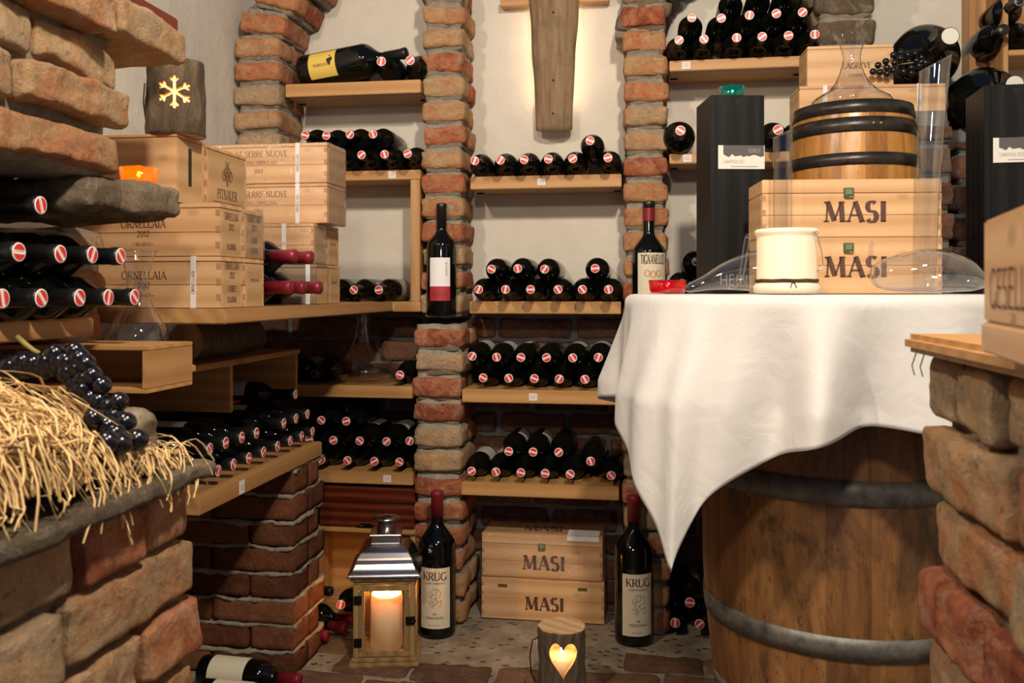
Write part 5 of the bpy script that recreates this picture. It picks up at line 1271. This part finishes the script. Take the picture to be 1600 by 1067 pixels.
# bunch of artificial black grapes
t = thing('bunch_of_grapes', 'small bunch of shiny black grapes lying on the crate', 'grapes', W(A(1410, -.36), -.36, zP+.002+hC*.93))
gp = [(1364, 112), (1375, 113), (1372, 102), (1384, 96), (1386, 106), (1396, 86), (1398, 98), (1396, 110), (1407, 91), (1410, 101), (1412, 112), (1418, 86), (1420, 96), (1424, 106), (1430, 84), (1432, 95), (1436, 103), (1440, 90), (1408, 82), (1446, 98), (1448, 108), (1424, 114), (1436, 113), (1386, 115)]
o0 = t.location.copy()
for i, (x, y) in enumerate(gp):
    q = P(x, y, 2.738 if x < 1408 else 2.775+.02*math.sin(i*2.3))-o0; mb = MB(); mb.ball(q, .0105, 10); mb.build('grape', GRAPE, t)
mb = MB(); mb.tube([P(1375, 106, 2.78)-o0, P(1410, 100, 2.78)-o0, P(1445, 95, 2.78)-o0], .002, 6); mb.build('stem', STEM, t)
def giant(px, py, r_, label):
    Lt = .46; bs = -.26; a = A(px, bs); z = Zr(py, a, bs)
    t = thing('giant_wine_bottle', label, 'bottle', W(a, -.015, z), 0, 'giant bottles lying behind the table'); t.rotation_mode = 'QUATERNION'; t.rotation_quaternion = axis_quat(-V, 0)
    mb = MB(); mb.lathe(prof_bottle(r_, Lt, .024, .5, .76), 56); mb.build('glass_body', GLASSD, t)
    mb = MB(); mb.lathe([(.026, Lt*.85), (.027, Lt), (.020, Lt+.002)], 28); mb.build('capsule', CAPB, t)
    mb = MB(); mb.lathe([(0, Lt+.0025), (.0245, Lt+.0025)], 28); mb.build('cap_disc', WAXSEAL, t)['label'] = 'pale round cap'
    return a, z-r_
WAXSEAL = flat('white_wax_seal', (.62, .62, .54), .5)
g1, z1 = giant(1450, 86, .104, 'giant dark bottle with pale cap above the black grapes')
g2, z2 = giant(1543, 156, .108, 'giant dark bottle with pale cap behind right black box')
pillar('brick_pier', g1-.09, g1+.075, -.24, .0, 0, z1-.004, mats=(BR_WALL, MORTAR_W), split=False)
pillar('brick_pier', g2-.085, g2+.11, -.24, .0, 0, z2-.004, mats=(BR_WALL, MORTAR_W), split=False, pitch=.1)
# shelf unit at far right
a0 = A(1514, -.08); a2 = A(1545, -.08); zz = Zr(84, a2, -.16)
t = thing('wall_shelf_unit', 'pine shelf unit with bottles at the upper right', 'shelf', W(a0, -.005, Zr(128, a0, -.06)), -TH)
mb = MB(); hu = .55; mb.bevbox(0, .02, -.08, 0, 0, hu, .002); mb.bevbox(.02, a2-a0, -.05, -.0, 0, hu, .002); mb.build('side_post', PINE_Z, t)
zs_ = zz-t.location.z
mb = MB(); mb.bevbox(a2-a0, a2-a0+.016, -.2, 0, -.05, hu, .002); mb.build('side_panel', PINE_Z, t)
mb = MB(); mb.bevbox(a2-a0+.0165, a2-a0+.6, -.2, 0, zs_-.018, zs_, .002); mb.build('shelf_board', PINE, t)
mb = MB(); mb.bevbox(a2-a0+.0165, a2-a0+.6, -.010, 0, zs_+.001, hu, .002); mb.build('back_panel', PINE, t)
for i, (px, dz) in enumerate([(1566, .048), (1606, .048), (1590, .135)]):
    bottle('plain' if i else 'blk', W(A(px, -.3)+.015, -.012, zz+dz), -V, ['dark bottle in the wall shelf unit, leftmost', 'dark bottle in the wall shelf unit at picture edge', 'dark bottle lying on the others in the wall shelf unit'][i], 'bottles in the wall shelf unit', r=.047, Lt=.26)

# ------------------------------------------------------------------ right pier top
zt = 1.072
t = thing('wooden_board', 'rounded pine board on top of the right brick pier', 'board', W(aR, -2.15, zt), -TH)
mb = MB(); mb.bevbox(-.026, .25, -.62, .055, .001, .024, .007); mb.build('board', PINE, t)
mb = MB()
for (x, y) in ((.0, .02), (.004, .0), (.03, -.07)): mb.tube([(x-.020, y, .001), (x-.026, y-.004, -.014), (x-.024, y-.008, -.026)], .0008, 5)
mb.build('bent_nails', NAIL, t)
p = P(1533, 500, .80); rz = -1.90
t = thing('wine_crate', 'large pine crate with printed name on the right brick pier', 'crate', (p.x, p.y, zt+.0245), rz)
mb = MB(); mb.bevbox(0, .30, 0, .22, .0, .026, .002); mb.build('base_plank', CRATE, t)
mb = MB(); mb.bevbox(0.002, .298, .002, .218, .0265, .116, .002); mb.build('body', CRATE, t)
mb = MB(); fm = plane_map((.0, .0008, 0), (1, 0, 0), (0, 0, 1)); text(mb, 'GESELLMANN', fm, .032, .035, .040, False, t=.08, narrow=1.15, align='l'); text(mb, 'COM', fm, .008, .12, .029, False, align='l'); mb.build('lettering', INKB, t)
mb = MB(); text(mb, 'G', fm, .022, .175, .085, True, .3, .15, align='l'); mb.build('crest', RED_P, t)

# ------------------------------------------------------------------ straw and grapes on the left pier
random.seed(21)
def heap(a, b):      # heap height over the pier top
    q = max(0, 1-((a+.29)/.20)**2)*max(0, 1-((b+2.70)/.45)**2); return .925+.145*q**.6+.01*noise.noise(Vector((a*20, b*20, 0)))
mb = MB(); nx, ny = 36, 60; vs = []; fs = []
for j in range(ny+1):
    for i in range(nx+1):
        a = -.46+.36*i/nx; b = -3.05+.84*j/ny; vs.append((a, b, heap(a, b)-.012+.008*noise.noise(Vector((a*60, b*60, 0)))))
for j in range(ny):
    for i in range(nx): q = j*(nx+1)+i; fs.append((q, q+1, q+nx+2, q+nx+1))
mb.add(vs, fs, 1, True)
def strand(a, b, l, curl, w_, lift=0.0, droop=True):
    th = random.choice((PI/2, -PI/2))+random.gauss(0, .45); k = random.uniform(-curl, curl); pts = []; off = random.uniform(0, .012); z = heap(a, b); n = 9; ph = random.uniform(0, 6)
    amp = random.uniform(.003, .018)
    for i in range(n+1):
        q = i/n; zz = heap(a, b)+off+(amp+lift)*math.sin(q*PI)
        if a <= -.105: z = zz
        if a > -.105: z -= l/n*.8; zz = min(zz, z)
        pts.append(Vector((min(a, -.082), b, zz))); th += k/n*(1+.6*math.sin(i+ph)); st_ = l/n*(1 if a <= -.105 else .5)
        a += math.cos(th)*st_; b += math.sin(th)*st_
    nrm = Vector((random.uniform(-.5, .5), random.uniform(-.5, .5), 1)).normalized(); vs = []; fs = []
    for i, p in enumerate(pts):
        t_ = (pts[min(i+1, n)]-pts[max(i-1, 0)])
        if t_.length < 1e-6: t_ = Vector((1, 0, 0))
        s_ = t_.normalized().cross(nrm).normalized()*w_; up = nrm*w_*.25
        vs += [p-s_, p+up, p+s_, p-up]
    for i in range(n):
        for j in range(4): fs.append((i*4+j, i*4+(j+1) % 4, (i+1)*4+(j+1) % 4, (i+1)*4+j))
    mb.add(vs, fs, 0, True, random.random())
for _ in range(2500): strand(-.11-.34*random.random()**1.6, -3.0+.80*random.random(), random.uniform(.04, .12), 5, random.uniform(.0009, .0019))
for _ in range(220): strand(random.uniform(-.34, -.125), -2.85+.62*random.random(), random.uniform(.08, .2), 11, .0015, lift=random.uniform(.008, .03))
for _ in range(26): strand(random.uniform(-.125, -.10), -2.9+.68*random.random(), random.uniform(.04, .11), 6, .0015, lift=.008)
room(tag(mb.build('straw', [STRAW, STRAWD]), 'curly pale straw heaped on the left brick pier', 'straw', kind='stuff'))
random.seed(5)
raw = [(125, 300), (60, 325), (180, 310), (255, 300), (305, 260), (375, 305), (415, 245), (475, 315), (375, 360), (465, 395), (460, 455), (565, 435), (545, 520), (660, 525), (635, 600), (700, 640), (520, 620), (600, 660), (640, 700), (670, 760), (765, 735), (95, 345), (210, 330), (300, 330), (420, 340), (420, 420), (500, 500), (430, 480), (580, 590), (500, 560), (600, 750), (330, 300), (150, 340), (440, 285), (245, 345), (510, 380), (600, 545), (690, 740), (40, 350)]
base = P(110, 600, 1.07)
t = thing('bunch_of_grapes', 'large bunch of glossy black grapes lying over the straw', 'grapes', base)
def on_heap(px, py, off):
    Y = .70
    while Y < 1.35:
        p = P(px, py, Y); a, b = AB(p)
        if a < -.10 and p.z < heap(a, b)+off: return p
        Y += .003
    return P(px, py, 1.12)
for i, (x, y) in enumerate(raw):
    px, py = x/3.557, 480+y/3.557
    q = on_heap(px, py, .034 if i < 21 else .022)-base; mb = MB(); mb.ball(q, .0128+random.uniform(-.0008, .0008), 14); mb.build('grape', GRAPE, t)
mb = MB(); mb.tube([on_heap(px, py, .04)-base for px, py in [(26, 526), (40, 538), (52, 547), (64, 553)]], [.0036, .0034, .003, .0026], 8); mb.build('stem', STEM, t)
